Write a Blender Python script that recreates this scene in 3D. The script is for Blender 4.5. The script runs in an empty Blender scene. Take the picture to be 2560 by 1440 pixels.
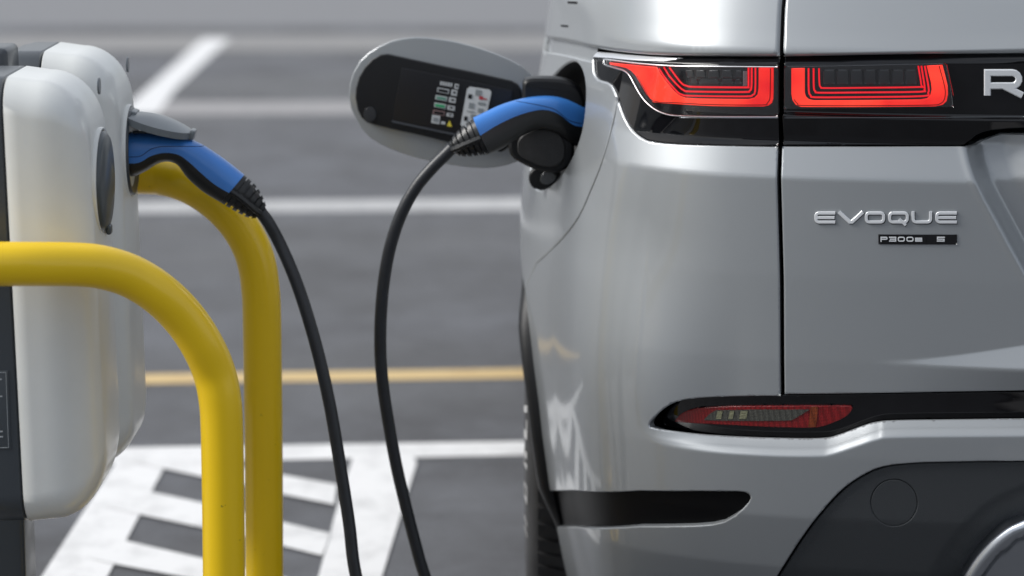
import bpy, bmesh, math, random
import numpy as np
from mathutils import Vector, Matrix
from mathutils.geometry import delaunay_2d_cdt
random.seed(7); np.random.seed(7)
C = bpy.context.scene.collection
SC = bpy.context.scene
R = math.radians

# ------------------------------------------------------------------ camera
F = 6660.0; CAMZ = 1.4; PITCH = math.atan(1240/6660)
cp, sp = math.cos(PITCH), math.sin(PITCH)
cam_d = bpy.data.cameras.new('camera'); cam = bpy.data.objects.new('camera', cam_d); C.objects.link(cam)
cam.location = (0, 0, CAMZ); cam.rotation_euler = (math.pi/2-PITCH, 0, 0)
cam_d.sensor_width = 36; cam_d.lens = F/2560*36
cam_d.clip_start = .05; cam_d.clip_end = 2000
cam_d.dof.use_dof = True; cam_d.dof.focus_distance = 3.62; cam_d.dof.aperture_fstop = 2.9
cam_d.dof.aperture_blades = 9
SC.camera = cam

# ------------------------------------------------------------------ sky and sun
SUN_EL, SUN_AZ = R(38), R(-96)        # azimuth from +Y towards +X
w = bpy.data.worlds.new('World'); SC.world = w; w.use_nodes = True
nt = w.node_tree; N = nt.nodes; L = nt.links
bg = N['Background']
sky = N.new('ShaderNodeTexSky'); sky.sky_type = 'NISHITA'; sky.sun_disc = False
sky.sun_elevation = SUN_EL; sky.sun_rotation = SUN_AZ; sky.dust_density = 2.0; sky.air_density = 1.0
tc = N.new('ShaderNodeTexCoord'); mp = N.new('ShaderNodeMapping'); mp.inputs['Scale'].default_value = (1, 1, 2.6)
nz = N.new('ShaderNodeTexNoise'); nz.inputs['Scale'].default_value = 2.3; nz.inputs['Detail'].default_value = 7; nz.inputs['Roughness'].default_value = .58
nz.inputs['Distortion'].default_value = .5
rp = N.new('ShaderNodeValToRGB'); rp.color_ramp.elements[0].position = .33; rp.color_ramp.elements[0].color = (.30, .30, .30, 1); rp.color_ramp.elements[1].position = .66; rp.color_ramp.elements[1].color = (1, 1, 1, 1)
cl = N.new('ShaderNodeValToRGB'); cl.color_ramp.elements[0].position = .30; cl.color_ramp.elements[0].color = (5.2, 5.7, 6.6, 1); cl.color_ramp.elements[1].position = .78; cl.color_ramp.elements[1].color = (12.0, 12.1, 12.2, 1)
nz2 = N.new('ShaderNodeTexNoise'); nz2.inputs['Scale'].default_value = 1.6; nz2.inputs['Detail'].default_value = 5
mx = N.new('ShaderNodeMix'); mx.data_type = 'RGBA'
L.new(tc.outputs['Generated'], mp.inputs[0]); L.new(mp.outputs[0], nz.inputs['Vector']); L.new(mp.outputs[0], nz2.inputs['Vector'])
L.new(nz.outputs['Fac'], rp.inputs[0]); L.new(nz2.outputs['Fac'], cl.inputs[0])
L.new(rp.outputs[0], mx.inputs[0]); L.new(sky.outputs[0], mx.inputs[6]); L.new(cl.outputs[0], mx.inputs[7])
L.new(mx.outputs[2], bg.inputs['Color']); bg.inputs['Strength'].default_value = .080
sd = bpy.data.lights.new('sun', 'SUN'); sd.energy = 2.9; sd.angle = R(30); sd.color = (1, .98, .95)
so = bpy.data.objects.new('sun', sd); C.objects.link(so)
sdir = Vector((math.sin(SUN_AZ)*math.cos(SUN_EL), math.cos(SUN_AZ)*math.cos(SUN_EL), math.sin(SUN_EL)))
so.rotation_euler = (-sdir).to_track_quat('-Z', 'Y').to_euler()
vs = SC.view_settings; vs.view_transform = 'Standard'; vs.look = 'None'; vs.gamma = 1; vs.use_curve_mapping = False
vs.exposure = 0.40

# ------------------------------------------------------------------ helpers
def W(px, py, Y):
    """photo pixel -> world point at ground distance Y"""
    u = (px-1280)/F; v = -(py-720)/F
    dy = cp+v*sp; t = Y/dy
    return Vector((u*t, Y, CAMZ+(v*cp-sp)*t))
def G(px, py, z=0.):
    u = (px-1280)/F; v = -(py-720)/F
    dz = v*cp-sp; t = (z-CAMZ)/dz
    return (u*t, (cp+v*sp)*t)
def proj(P):
    P = np.asarray(P, float); x, y, z = P[..., 0], P[..., 1], P[..., 2]-CAMZ
    d = y*cp-z*sp; v = y*sp+z*cp
    return np.stack([1280+F*x/d, 720-F*v/d], -1)
def setp(o, **k):
    for a, b in k.items(): o[a] = b
def mat(name, col, rough=.5, metal=0., coat=0., coat_rough=.03, spec=.5, emis=None, estr=0., bump=0., bscale=50., var=0., vscale=4., col2=None, alpha=1.):
    m = bpy.data.materials.new(name); m.use_nodes = True; t = m.node_tree; b = t.nodes['Principled BSDF']
    b.inputs['Base Color'].default_value = (*col, 1); b.inputs['Roughness'].default_value = rough; b.inputs['Metallic'].default_value = metal
    b.inputs['Coat Weight'].default_value = coat; b.inputs['Coat Roughness'].default_value = coat_rough; b.inputs['Specular IOR Level'].default_value = spec
    if emis: b.inputs['Emission Color'].default_value = (*emis, 1); b.inputs['Emission Strength'].default_value = estr
    co = t.nodes.new('ShaderNodeTexCoord')
    if var > 0 or col2:
        n = t.nodes.new('ShaderNodeTexNoise'); n.inputs['Scale'].default_value = vscale; n.inputs['Detail'].default_value = 6; n.inputs['Roughness'].default_value = .65
        t.links.new(co.outputs['Object'], n.inputs['Vector'])
        r = t.nodes.new('ShaderNodeValToRGB'); r.color_ramp.elements[0].position = .3; r.color_ramp.elements[1].position = .7
        c2 = col2 or tuple(min(1, c*(1+var)) for c in col)
        c1 = col if col2 else tuple(c*(1-var) for c in col)
        r.color_ramp.elements[0].color = (*c1, 1); r.color_ramp.elements[1].color = (*c2, 1)
        t.links.new(n.outputs['Fac'], r.inputs[0]); t.links.new(r.outputs[0], b.inputs['Base Color'])
    if bump > 0:
        n = t.nodes.new('ShaderNodeTexNoise'); n.inputs['Scale'].default_value = bscale; n.inputs['Detail'].default_value = 4
        t.links.new(co.outputs['Object'], n.inputs['Vector'])
        bm = t.nodes.new('ShaderNodeBump'); bm.inputs['Strength'].default_value = bump; bm.inputs['Distance'].default_value = .002
        t.links.new(n.outputs['Fac'], bm.inputs['Height']); t.links.new(bm.outputs[0], b.inputs['Normal'])
    return m
def mesh_obj(name, V, Fc, m, parent=None, smooth=True, normals=None, mats=None, fm=None):
    me = bpy.data.meshes.new(name); me.from_pydata([tuple(v) for v in V], [], [tuple(f) for f in Fc])
    me.materials.append(m)
    for x in mats or []: me.materials.append(x)
    if fm is not None: me.polygons.foreach_set('material_index', fm)
    me.polygons.foreach_set('use_smooth', [smooth]*len(me.polygons))
    me.update()
    if normals is not None: me.normals_split_custom_set_from_vertices([tuple(n) for n in normals])
    o = bpy.data.objects.new(name, me); C.objects.link(o)
    if parent: o.parent = parent
    return o
def bm_obj(name, bm, m, parent=None, smooth=True, sharp=None):
    me = bpy.data.meshes.new(name)
    bmesh.ops.recalc_face_normals(bm, faces=bm.faces)
    bm.to_mesh(me); bm.free(); me.materials.append(m)
    if smooth: me.polygons.foreach_set('use_smooth', [True]*len(me.polygons))
    if smooth and sharp: me.set_sharp_from_angle(angle=R(sharp))
    o = bpy.data.objects.new(name, me); C.objects.link(o)
    if parent: o.parent = parent
    return o
def empty(name, loc, label, cat, group=None, rz=0):
    o = bpy.data.objects.new(name, None); C.objects.link(o); o.location = loc; o.rotation_euler = (0, 0, rz)
    o['label'] = label; o['category'] = cat
    if group: o['group'] = group
    return o
def box_bm(x0, x1, y0, y1, z0, z1, bev=0., bm=None):
    own = bm or bmesh.new()
    r = bmesh.ops.create_cube(own, size=1)
    for v in r['verts']:
        v.co = Vector(((x0+x1)/2+v.co.x*(x1-x0), (y0+y1)/2+v.co.y*(y1-y0), (z0+z1)/2+v.co.z*(z1-z0)))
    if bev > 0:
        es = {e for v in r['verts'] for e in v.link_edges}
        bmesh.ops.bevel(own, geom=list(es), offset=bev, segments=3, affect='EDGES', profile=.5)
    return own
def catmull(P, n=8, closed=False):
    P = [np.array(p, float) for p in P]; out = []
    m = len(P); rng = range(m if closed else m-1)
    for i in rng:
        p0 = P[(i-1) % m] if closed or i > 0 else 2*P[0]-P[1]
        p1 = P[i]; p2 = P[(i+1) % m]; p3 = P[(i+2) % m] if closed or i+2 < m else 2*P[-1]-P[-2]
        for k in range(n):
            t = k/n
            out.append(.5*((2*p1)+(-p0+p2)*t+(2*p0-5*p1+4*p2-p3)*t*t+(-p0+3*p1-3*p2+p3)*t**3))
    if not closed: out.append(P[-1])
    return np.array(out)
def tube(bm, pts, rad, seg=16, cap=True):
    pts = [Vector(p) for p in pts]; n = len(pts); rings = []
    T = [(pts[min(i+1, n-1)]-pts[max(i-1, 0)]).normalized() for i in range(n)]
    up = Vector((0, 0, 1)) if abs(T[0].z) < .9 else Vector((0, 1, 0))
    N0 = (up-T[0]*up.dot(T[0])).normalized()
    for i in range(n):
        if i: N0 = (N0-T[i]*N0.dot(T[i])).normalized()
        B = T[i].cross(N0); r = rad[i] if hasattr(rad, '__len__') else rad
        rings.append([bm.verts.new(pts[i]+r*(math.cos(a)*N0+math.sin(a)*B)) for a in [2*math.pi*k/seg for k in range(seg)]])
    for a, b in zip(rings, rings[1:]):
        for k in range(seg): bm.faces.new((a[k], a[(k+1) % seg], b[(k+1) % seg], b[k]))
    if cap: bm.faces.new(rings[0][::-1]); bm.faces.new(rings[-1])
    return rings
def smooth01(x): x = np.clip(x, 0, 1); return x*x*(3-2*x)

# ------------------------------------------------------------------ materials
def paint_mat():
    m = mat('silver_car_paint', (.318, .336, .349), rough=.43, metal=.50, coat=1., coat_rough=.085, spec=.5)
    t = m.node_tree; b = t.nodes['Principled BSDF']
    co = t.nodes.new('ShaderNodeTexCoord'); n = t.nodes.new('ShaderNodeTexNoise'); n.inputs['Scale'].default_value = 900; n.inputs['Detail'].default_value = 1
    bp = t.nodes.new('ShaderNodeBump'); bp.inputs['Strength'].default_value = .12; bp.inputs['Distance'].default_value = .0004
    t.links.new(co.outputs['Object'], n.inputs['Vector']); t.links.new(n.outputs['Fac'], bp.inputs['Height']); t.links.new(bp.outputs[0], b.inputs['Normal'])
    n2 = t.nodes.new('ShaderNodeTexNoise'); n2.inputs['Scale'].default_value = 260; n2.inputs['Detail'].default_value = 2
    b2 = t.nodes.new('ShaderNodeBump'); b2.inputs['Strength'].default_value = .04; b2.inputs['Distance'].default_value = .0003
    t.links.new(co.outputs['Object'], n2.inputs['Vector']); t.links.new(n2.outputs['Fac'], b2.inputs['Height']); t.links.new(b2.outputs[0], b.inputs['Coat Normal'])
    return m
PAINT = paint_mat()
BLACK_GLOSS = mat('gloss_black_trim', (.004, .004, .005), rough=.6, spec=0., coat=1., coat_rough=.015)
BLACK_PLASTIC = mat('black_plastic', (.007, .0075, .009), rough=.42, spec=.3, bump=.15, bscale=400)
BLACK_DEEP = mat('black_gap', (.004, .004, .005), rough=.85, spec=.15)
CLAD = mat('charcoal_cladding', (.040, .044, .048), rough=.55, spec=.35, bump=.25, bscale=900)
RUBBER = mat('tyre_rubber', (.024, .024, .025), rough=.55, bump=.3, bscale=300, var=.3, vscale=20)
CHROME = mat('bright_trim', (.85, .86, .88), rough=.28, metal=.8)
SATIN = mat('satin_silver', (.50, .53, .57), rough=.28, metal=1.)
WHITE_PRINT = mat('white_print', (.7, .7, .7), rough=.5)

# ================================================================== SETTING
def asphalt_mat():
    m = bpy.data.materials.new('asphalt'); m.use_nodes = True; t = m.node_tree; b = t.nodes['Principled BSDF']
    co = t.nodes.new('ShaderNodeTexCoord')
    def noise(s, d=6, r=.6, sc=None):
        n = t.nodes.new('ShaderNodeTexNoise'); n.inputs['Scale'].default_value = s; n.inputs['Detail'].default_value = d; n.inputs['Roughness'].default_value = r
        if sc:
            q = t.nodes.new('ShaderNodeMapping'); q.inputs['Scale'].default_value = sc; t.links.new(co.outputs['Object'], q.inputs[0]); t.links.new(q.outputs[0], n.inputs['Vector'])
        else: t.links.new(co.outputs['Object'], n.inputs['Vector'])
        return n
    a = noise(.45, 5, .6, (.7, 1.5, 1)); r1 = t.nodes.new('ShaderNodeValToRGB'); r1.color_ramp.elements[0].position = .34; r1.color_ramp.elements[1].position = .66
    r1.color_ramp.elements[0].color = (.068, .067, .068, 1); r1.color_ramp.elements[1].color = (.108, .111, .120, 1)
    t.links.new(a.outputs['Fac'], r1.inputs[0])
    f = noise(170, 3, .7); r2 = t.nodes.new('ShaderNodeValToRGB'); r2.color_ramp.elements[0].position = .35; r2.color_ramp.elements[1].position = .72
    r2.color_ramp.elements[0].color = (.72, .72, .72, 1); r2.color_ramp.elements[1].color = (1.3, 1.3, 1.3, 1); t.links.new(f.outputs['Fac'], r2.inputs[0])
    k = noise(1.5, 8, .78); r3 = t.nodes.new('ShaderNodeValToRGB'); r3.color_ramp.elements[0].position = .36; r3.color_ramp.elements[1].position = .66
    r3.color_ramp.elements[0].color = (.66, .65, .65, 1); r3.color_ramp.elements[1].color = (1.34, 1.37, 1.42, 1); t.links.new(k.outputs['Fac'], r3.inputs[0])
    m1 = t.nodes.new('ShaderNodeMix'); m1.data_type = 'RGBA'; m1.blend_type = 'MULTIPLY'; m1.inputs[0].default_value = 1
    m2 = t.nodes.new('ShaderNodeMix'); m2.data_type = 'RGBA'; m2.blend_type = 'MULTIPLY'; m2.inputs[0].default_value = 1
    t.links.new(r1.outputs[0], m1.inputs[6]); t.links.new(r2.outputs[0], m1.inputs[7]); t.links.new(m1.outputs[2], m2.inputs[6]); t.links.new(r3.outputs[0], m2.inputs[7])
    t.links.new(m2.outputs[2], b.inputs['Base Color'])
    rr = t.nodes.new('ShaderNodeMapRange'); rr.inputs['From Min'].default_value = .35; rr.inputs['From Max'].default_value = .65; rr.inputs['To Min'].default_value = .48; rr.inputs['To Max'].default_value = .72
    t.links.new(a.outputs['Fac'], rr.inputs[0]); t.links.new(rr.outputs[0], b.inputs['Roughness'])
    bp = t.nodes.new('ShaderNodeBump'); bp.inputs['Strength'].default_value = .5; bp.inputs['Distance'].default_value = .004
    t.links.new(f.outputs['Fac'], bp.inputs['Height']); t.links.new(bp.outputs[0], b.inputs['Normal'])
    return m
def worn_paint(name, col, dirt):
    m = bpy.data.materials.new(name); m.use_nodes = True; t = m.node_tree; b = t.nodes['Principled BSDF']
    co = t.nodes.new('ShaderNodeTexCoord'); n = t.nodes.new('ShaderNodeTexNoise'); n.inputs['Scale'].default_value = 9; n.inputs['Detail'].default_value = 9; n.inputs['Roughness'].default_value = .75
    r = t.nodes.new('ShaderNodeValToRGB'); r.color_ramp.elements[0].position = .30; r.color_ramp.elements[0].color = (*dirt, 1); r.color_ramp.elements[1].position = .52; r.color_ramp.elements[1].color = (*col, 1)
    t.links.new(co.outputs['Object'], n.inputs['Vector']); t.links.new(n.outputs['Fac'], r.inputs[0]); t.links.new(r.outputs[0], b.inputs['Base Color'])
    b.inputs['Roughness'].default_value = .6
    return m
ASPH = asphalt_mat()
WHITE_LINE = worn_paint('white_road_paint', (.70, .70, .70), (.50, .50, .50))
OLD_LINE = worn_paint('faded_road_paint', (.30, .29, .29), (.22, .22, .22))
YEL_LINE = worn_paint('yellow_road_paint', (.56, .41, .19), (.45, .30, .13))
PALE = worn_paint('pale_lane', (.17, .172, .18), (.14, .14, .145))

def struct(o): o['kind'] = 'structure'; return o
g = struct(mesh_obj('asphalt_ground', [(-400, -400, 0), (400, -400, 0), (400, 400, 0), (-400, 400, 0)], [(0, 1, 2, 3)], ASPH, smooth=False))
def gpoly(name, px, m, z=.0015):
    V = []
    for a, b in px: x, y = G(a, b, z); V.append((x, y, z))
    return struct(mesh_obj(name, V, [tuple(range(len(V)))], m, smooth=False))
gpoly('white_line', [(-600, 1131), (-600, 1168), (280, 1158), (1320, 1137), (3400, 1100), (3400, 1072), (1320, 1103), (280, 1119)][::-1], WHITE_LINE)
gpoly('yellow_line', [(-900, 939), (-900, 973), (350, 960), (1300, 945), (3400, 911), (3400, 888), (1300, 921), (350, 935)][::-1], YEL_LINE)
gpoly('white_line', [(-1200, 511), (-1200, 543), (340, 532), (1300, 524), (3600, 499), (3600, 470), (1300, 496), (340, 505)][::-1], worn_paint('worn_white_paint', (.44, .44, .44), (.30, .30, .30)))
gpoly('faded_line', [(-1500, 265), (-1500, 296), (340, 286), (1400, 283), (3600, 277), (3600, 247), (1400, 253), (340, 256)][::-1], OLD_LINE)
gpoly('faded_line', [(-1500, 92), (-1500, 130), (340, 127), (1400, 124), (3600, 118), (3600, 80), (1400, 86), (340, 88)][::-1], worn_paint('ghost_line', (.22, .215, .21), (.17, .17, .17)))
gpoly('diagonal_line', [(322, 262), (508, 96), (575, 96), (440, 222), (392, 285), (318, 285)][::-1], WHITE_LINE, .003)
gpoly('pale_lane', [(-2500, 66), (3800, 66), (3800, -300), (-2500, -300)], PALE)
# hatched box beside the bay: two long borders and slanting stripes
zp = .003
gpoly('hatching_border', [(300, 1138), (-25, 1640), (165, 1640), (412, 1165), (405, 1138)], WHITE_LINE, zp)
gpoly('hatching_border', [(884, 1138), (870, 1180), (842, 1270), (796, 1440), (750, 1640), (900, 1640), (955, 1440), (1042, 1156), (1033, 1138)], WHITE_LINE, zp)
for st in ([(330, 1120), (842, 1211), (836, 1261), (710, 1236), (499, 1190), (407, 1170), (330, 1152)],
           [(376, 1229), (310, 1216), (270, 1268), (348, 1285), (499, 1317), (710, 1365), (806, 1389), (826, 1333), (710, 1306), (499, 1255)][::-1],
           [(312, 1351), (250, 1338), (230, 1396), (300, 1412), (499, 1449), (710, 1497), (780, 1515), (797, 1463), (710, 1443), (499, 1394)][::-1],
           [(250, 1475), (190, 1462), (170, 1530), (240, 1545), (780, 1660), (790, 1600)][::-1]):
    gpoly('hatching_stripe', st, WHITE_LINE, zp+.0015)
# bay lines on the camera's side of the car (mirrored in its bumper)
for k, (x0, x1) in enumerate([(1.45, 1.55), (2.9, 3.0)]):
    struct(mesh_obj('bay_line', [(x0-.1, -3, .004), (x1-.1, -3, .004), (x1, 2.6, .004), (x0, 2.6, .004)], [(0, 1, 2, 3)], OLD_LINE, smooth=False))
for k in range(5):
    y = 1.2+k*.34
    struct(mesh_obj('hatching_stripe', [(.66, y, .008), (.66, y+.1, .008), (1.44, y+.5, .008), (1.44, y+.4, .008)], [(0, 3, 2, 1)], OLD_LINE, smooth=False))

# unseen building added behind the camera to darken what the panels mirror
bd = empty('reflection_building', (3, -34, 0), 'unseen low grey building added behind the camera for dark reflections', 'building')
reflection_wallm = mat('reflection_building_grey', (.22, .22, .22), rough=.8, var=.15, vscale=.6); reflection_winm = mat('reflection_building_glass', (.02, .025, .03), rough=.1, coat=.5)
bm_obj('reflection_building_wall', box_bm(-30, 30, -6, 0, 0, 5.2), reflection_wallm, bd, smooth=False)
bm_obj('roof', box_bm(-30.6, 30.6, -6.6, .6, 5.2, 5.6), mat('reflection_building_roof_edge', (.12, .12, .13), rough=.7), bd, smooth=False)
for k in range(12):
    bm_obj('reflection_building_window', box_bm(-28+k*4.8, -25+k*4.8, 0.002, .06, 1.2, 4.2), reflection_winm, bd, smooth=False)

# ================================================================== CAR BODY SURFACE
XC, Y0, YAW = .957, 3.555, R(-1.2)
car = empty('car', (XC, Y0, 0), 'silver compact SUV plugged in at its open charging flap, seen from behind', 'car', rz=YAW)
cy_, sy_ = math.cos(YAW), math.sin(YAW)
def l2w(P):
    x, y, z = P[..., 0], P[..., 1], P[..., 2]
    return np.stack([XC+x*cy_-y*sy_, Y0+x*sy_+y*cy_, z], -1)
def w2l(P):
    x, y, z = P[..., 0]-XC, P[..., 1]-Y0, P[..., 2]
    return np.stack([x*cy_+y*sy_, -x*sy_+y*cy_, z], -1)
# plan curve: (c lateral from centre, d forward from rearmost)
PL = catmull([(0, 0), (.15, .002), (.30, .010), (.45, .025), (.58, .050), (.68, .083), (.76, .128), (.82, .182), (.862, .250), (.893, .33), (.916, .42), (.936, .50), (.951, .58), (.957, .66), (.957, .80), (.954, 1.0), (.940, 1.35), (.935, 1.9), (.935, 2.5), (.938, 3.0), (.940, 3.4), (.925, 3.75), (.86, 4.05), (.72, 4.23), (.45, 4.32), (0, 4.36)], 24)
for _ in range(36): PL[1:-1] = .25*PL[:-2]+.5*PL[1:-1]+.25*PL[2:]
_seg = np.r_[0, np.cumsum(np.hypot(*np.diff(PL, axis=0).T))]
_u = np.arange(0, _seg[-1], .001); _pc, _pd = np.interp(_u, _seg, PL[:, 0]), np.interp(_u, _seg, PL[:, 1])
_k = np.exp(-.5*(np.arange(-60, 61)/18.)**2); _k /= _k.sum()
_pcx = np.r_[-_pc[60:0:-1], _pc, 2*_pc[-1]-_pc[-2:-62:-1]]; _pdx = np.r_[_pd[60:0:-1], _pd, 2*_pd[-1]-_pd[-2:-62:-1]]
PL = np.stack([np.convolve(_pcx, _k, 'valid'), np.convolve(_pdx, _k, 'valid')], 1); PL[0, 0] = 0
_seg = np.r_[0, np.cumsum(np.hypot(*np.diff(PL, axis=0).T))]
SMAX = _seg[-1]
def plan(s):
    sa = np.abs(s); c = np.interp(sa, _seg, PL[:, 0]); d = np.interp(sa, _seg, PL[:, 1])
    e = .004
    t0 = np.stack([np.interp(sa+e, _seg, PL[:, 0])-np.interp(sa-e, _seg, PL[:, 0]), np.interp(sa+e, _seg, PL[:, 1])-np.interp(sa-e, _seg, PL[:, 1])], -1)
    t0 /= np.linalg.norm(t0, axis=-1, keepdims=True)+1e-12
    # outward normal in (c,d): right-hand side of travel
    return c, d, t0[..., 1], -t0[..., 0]
_ys = np.linspace(-1500, 1800, 600)
def zr(y):  # height of image row y on the rear plane
    return CAMZ-3.58*np.tan(PITCH+np.arctan((np.asarray(y, float)-720)/F))
def prof(pairs, rad=.010):
    z = np.array([p[0] for p in pairs])[::-1]; h = np.array([p[1] for p in pairs])[::-1]
    zz = np.linspace(-.1, 1.9, 2001); hh = np.interp(zz, z, h)
    k = max(1, int(rad/.001)); ker = np.hanning(k+2)[1:-1]; ker /= ker.sum()
    return zz, np.convolve(np.pad(hh, (k, k), 'edge'), ker, 'same')[k:-k]
_rz, _rh = prof([(1.80, -.62), (1.62, -.46), (1.36, -.20), (1.24, -.10), (float(zr(0)), -.035), (float(zr(90)), -.012), (float(zr(132)), 0.0), (float(zr(365)), .000), (float(zr(450)), .017), (float(zr(700)), .0155), (float(zr(910)), .0115), (float(zr(1000)), .008), (float(zr(1090)), .005), (float(zr(1140)), .003), (float(zr(1300)), -.008), (float(zr(1440)), -.034), (.22, -.09), (.12, -.16)], .012)
_sz, _sh = prof([(1.7, -.42), (1.55, -.26), (1.3, -.13), (1.15, -.058), (1.09, -.047), (.99, -.035), (.93, -.024), (.86, -.012), (.79, -.003), (.71, .002), (.60, .003), (.52, .001), (.41, -.007), (.33, -.018), (.21, -.048), (.1, -.08)], .07)
def base_h(s, z):
    sa = np.abs(s)
    ws = smooth01((sa-.66)/.32); wf = smooth01((sa-(SMAX-1.1))/.5)
    hr = np.interp(z, _rz, _rh); hs = np.interp(z, _sz, _sh)
    return hr*(1-ws)+hs*ws
FEAT = []
def S(s, z, off=0., feat=True):
    s = np.asarray(s, float); z = np.asarray(z, float)
    h = base_h(s, z)
    if feat:
        for f in FEAT: h = h+f(s, z)
    c, d, nc, nd = plan(s)
    h = h+off
    return np.stack([-np.sign(s+1e-12)*(c+nc*h), d+nd*h, z], -1)   # local car coords, s>0 = left side
# for s>0: x=-c ; normal x = -nc
def Nrm(s, z, fun, e=.0022):
    a = fun(s+e, z)-fun(s-e, z); b = fun(s, z+e)-fun(s, z-e)
    n = np.cross(b, a); n /= np.linalg.norm(n, axis=-1, keepdims=True)+1e-12
    return n
# inverse map: photo pixel -> (s,z)
_gs = np.arange(.05, 1.40, .01); _gz = np.arange(.12, 1.32, .01)
_GS, _GZ = np.meshgrid(_gs, _gz, indexing='ij')
def inv(pts, off=0., feat=False):
    """photo pixels -> (s, z) on the body surface raised by off"""
    pts = np.asarray(pts, float)
    g = proj(l2w(S(_GS, _GZ, off, feat)))
    # forbid samples past the silhouette: px must decrease with s
    mono = np.gradient(g[..., 0], axis=0) < -.25
    out = []
    for p in pts:
        d = (g[..., 0]-p[0])**2+(g[..., 1]-p[1])**2
        d = np.where(mono, d, 1e9); i, j = np.unravel_index(np.argmin(d), d.shape)
        out.append((_gs[i], _gz[j]))
    q = np.array(out); e = .002
    for _ in range(12):
        f0 = proj(l2w(S(q[:, 0], q[:, 1], off, feat)))
        fs = (proj(l2w(S(q[:, 0]+e, q[:, 1], off, feat)))-f0)/e
        fz = (proj(l2w(S(q[:, 0], q[:, 1]+e, off, feat)))-f0)/e
        r = pts-f0
        det = fs[:, 0]*fz[:, 1]-fs[:, 1]*fz[:, 0]
        det = np.where(abs(det) < 1e3, np.sign(det+1e-9)*1e3, det)
        ds = (r[:, 0]*fz[:, 1]-r[:, 1]*fz[:, 0])/det; dz = (fs[:, 0]*r[:, 1]-fs[:, 1]*r[:, 0])/det
        q[:, 0] += np.clip(ds, -.03, .03)*.9; q[:, 1] += np.clip(dz, -.03, .03)*.9
    return q
def resample(P, step, closed=True, sharp=35):
    P = np.asarray(P, float); n = len(P); out = []
    rng = range(n if closed else n-1)
    for i in rng:
        a, b = P[i], P[(i+1) % n]; L_ = np.hypot(*(b-a)); k = max(1, int(round(L_/step)))
        for j in range(k): out.append(a+(b-a)*j/k)
    if not closed: out.append(P[-1])
    return np.array(out)
def segdist(Q, P, closed=True):
    A = P; B = np.roll(P, -1, 0)
    if not closed: A, B = A[:-1], B[:-1]
    out = np.full(len(Q), 1e9); AB = B-A; L2 = (AB**2).sum(1)+1e-18
    for i in range(0, len(Q), 2000):
        q = Q[i:i+2000, None, :]; t = np.clip(((q-A)*AB).sum(2)/L2, 0, 1)
        d = q-(A+t[..., None]*AB); out[i:i+2000] = np.sqrt((d**2).sum(2)).min(1)
    return out
def segdist_c(Q, P):
    A = P; B = np.roll(P, -1, 0); k = ~((np.abs(A[:, 0]) < 1e-4) & (np.abs(B[:, 0]) < 1e-4)); A, B = A[k], B[k]
    out = np.full(len(Q), 1e9); AB = B-A; L2 = (AB**2).sum(1)+1e-18
    for i in range(0, len(Q), 2000):
        q = Q[i:i+2000, None, :]; t = np.clip(((q-A)*AB).sum(2)/L2, 0, 1)
        d = q-(A+t[..., None]*AB); out[i:i+2000] = np.sqrt((d**2).sum(2)).min(1)
    return out
def inside(Q, P):
    x, y = Q[:, 0], Q[:, 1]; r = np.zeros(len(Q), bool); n = len(P); j = n-1
    for i in range(n):
        xi, yi = P[i]; xj, yj = P[j]
        if yi != yj:
            c = ((yi > y) != (yj > y)) & (x < (xj-xi)*(y-yi)/(yj-yi)+xi); r ^= c
        j = i
    return r
def tri2d(outline, holes, res, r, aligned=()):
    loops = [outline]+list(holes)
    pts = []; edges = []
    for lp in loops:
        n0 = len(pts); pts += [tuple(p) for p in lp]; m = len(lp); edges += [(n0+i, n0+(i+1) % m) for i in range(m)]
    mn, mxx = outline.min(0), outline.max(0)
    gx = np.arange(mn[0], mxx[0], res); gy = np.arange(mn[1], mxx[1], res*.87)
    g = np.array([(x+(res/2 if k % 2 else 0), y) for k, y in enumerate(gy) for x in gx])
    def ins(Q):
        k = inside(Q, outline)
        for h in holes: k &= ~inside(Q, h)
        return k
    def dist(Q):
        d = segdist(Q, outline)
        for h in holes: d = np.minimum(d, segdist(Q, h))
        return d
    g = g[ins(g)]; g = g[dist(g) > max(r*1.15, res*.45)]
    extra = []
    for al, offs in aligned:
        al = resample(al, .004, False); t = np.gradient(al, axis=0); t /= np.linalg.norm(t, axis=1, keepdims=True)+1e-12; nn = np.stack([-t[:, 1], t[:, 0]], 1)
        g = g[~((segdist(g, al, False) < max(abs(min(offs)), abs(max(offs)))+.001))] if len(offs) > 2 else g
        for k_, f in enumerate(offs):
            q = (al+nn*f)[(k_ % 2)::1]; q = q[ins(q)]; q = q[dist(q) > max(r*1.15, .0012)]; extra.append(q)
    if r > 0:
        for lp in loops:
            t = np.roll(lp, -1, 0)-np.roll(lp, 1, 0); t /= np.linalg.norm(t, axis=1, keepdims=True)+1e-12
            nn = np.stack([-t[:, 1], t[:, 0]], 1)
            for f in (.12, .4, 1.):
                for sg in (1, -1):
                    q = lp+nn*sg*r*f; q = q[ins(q)]; q = q[dist(q) > r*f*.93]; extra.append(q)
    allp = np.vstack([np.array(pts), g]+extra)
    res_ = delaunay_2d_cdt([Vector(p) for p in allp], edges, [], 0, 1e-7)
    V = np.array([tuple(v) for v in res_[0]]); T = [tuple(f) for f in res_[2]]
    T = np.array([t for t in T if len(t) == 3])
    cen = V[T].mean(1); T = T[ins(cen)]
    a = V[T[:, 1]]-V[T[:, 0]]; b = V[T[:, 2]]-V[T[:, 0]]; ar = a[:, 0]*b[:, 1]-a[:, 1]*b[:, 0]
    T = T[abs(ar) > 1e-12]; ar = ar[abs(ar) > 1e-12] if len(ar) != len(T) else ar
    return V, T, dist
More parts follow.
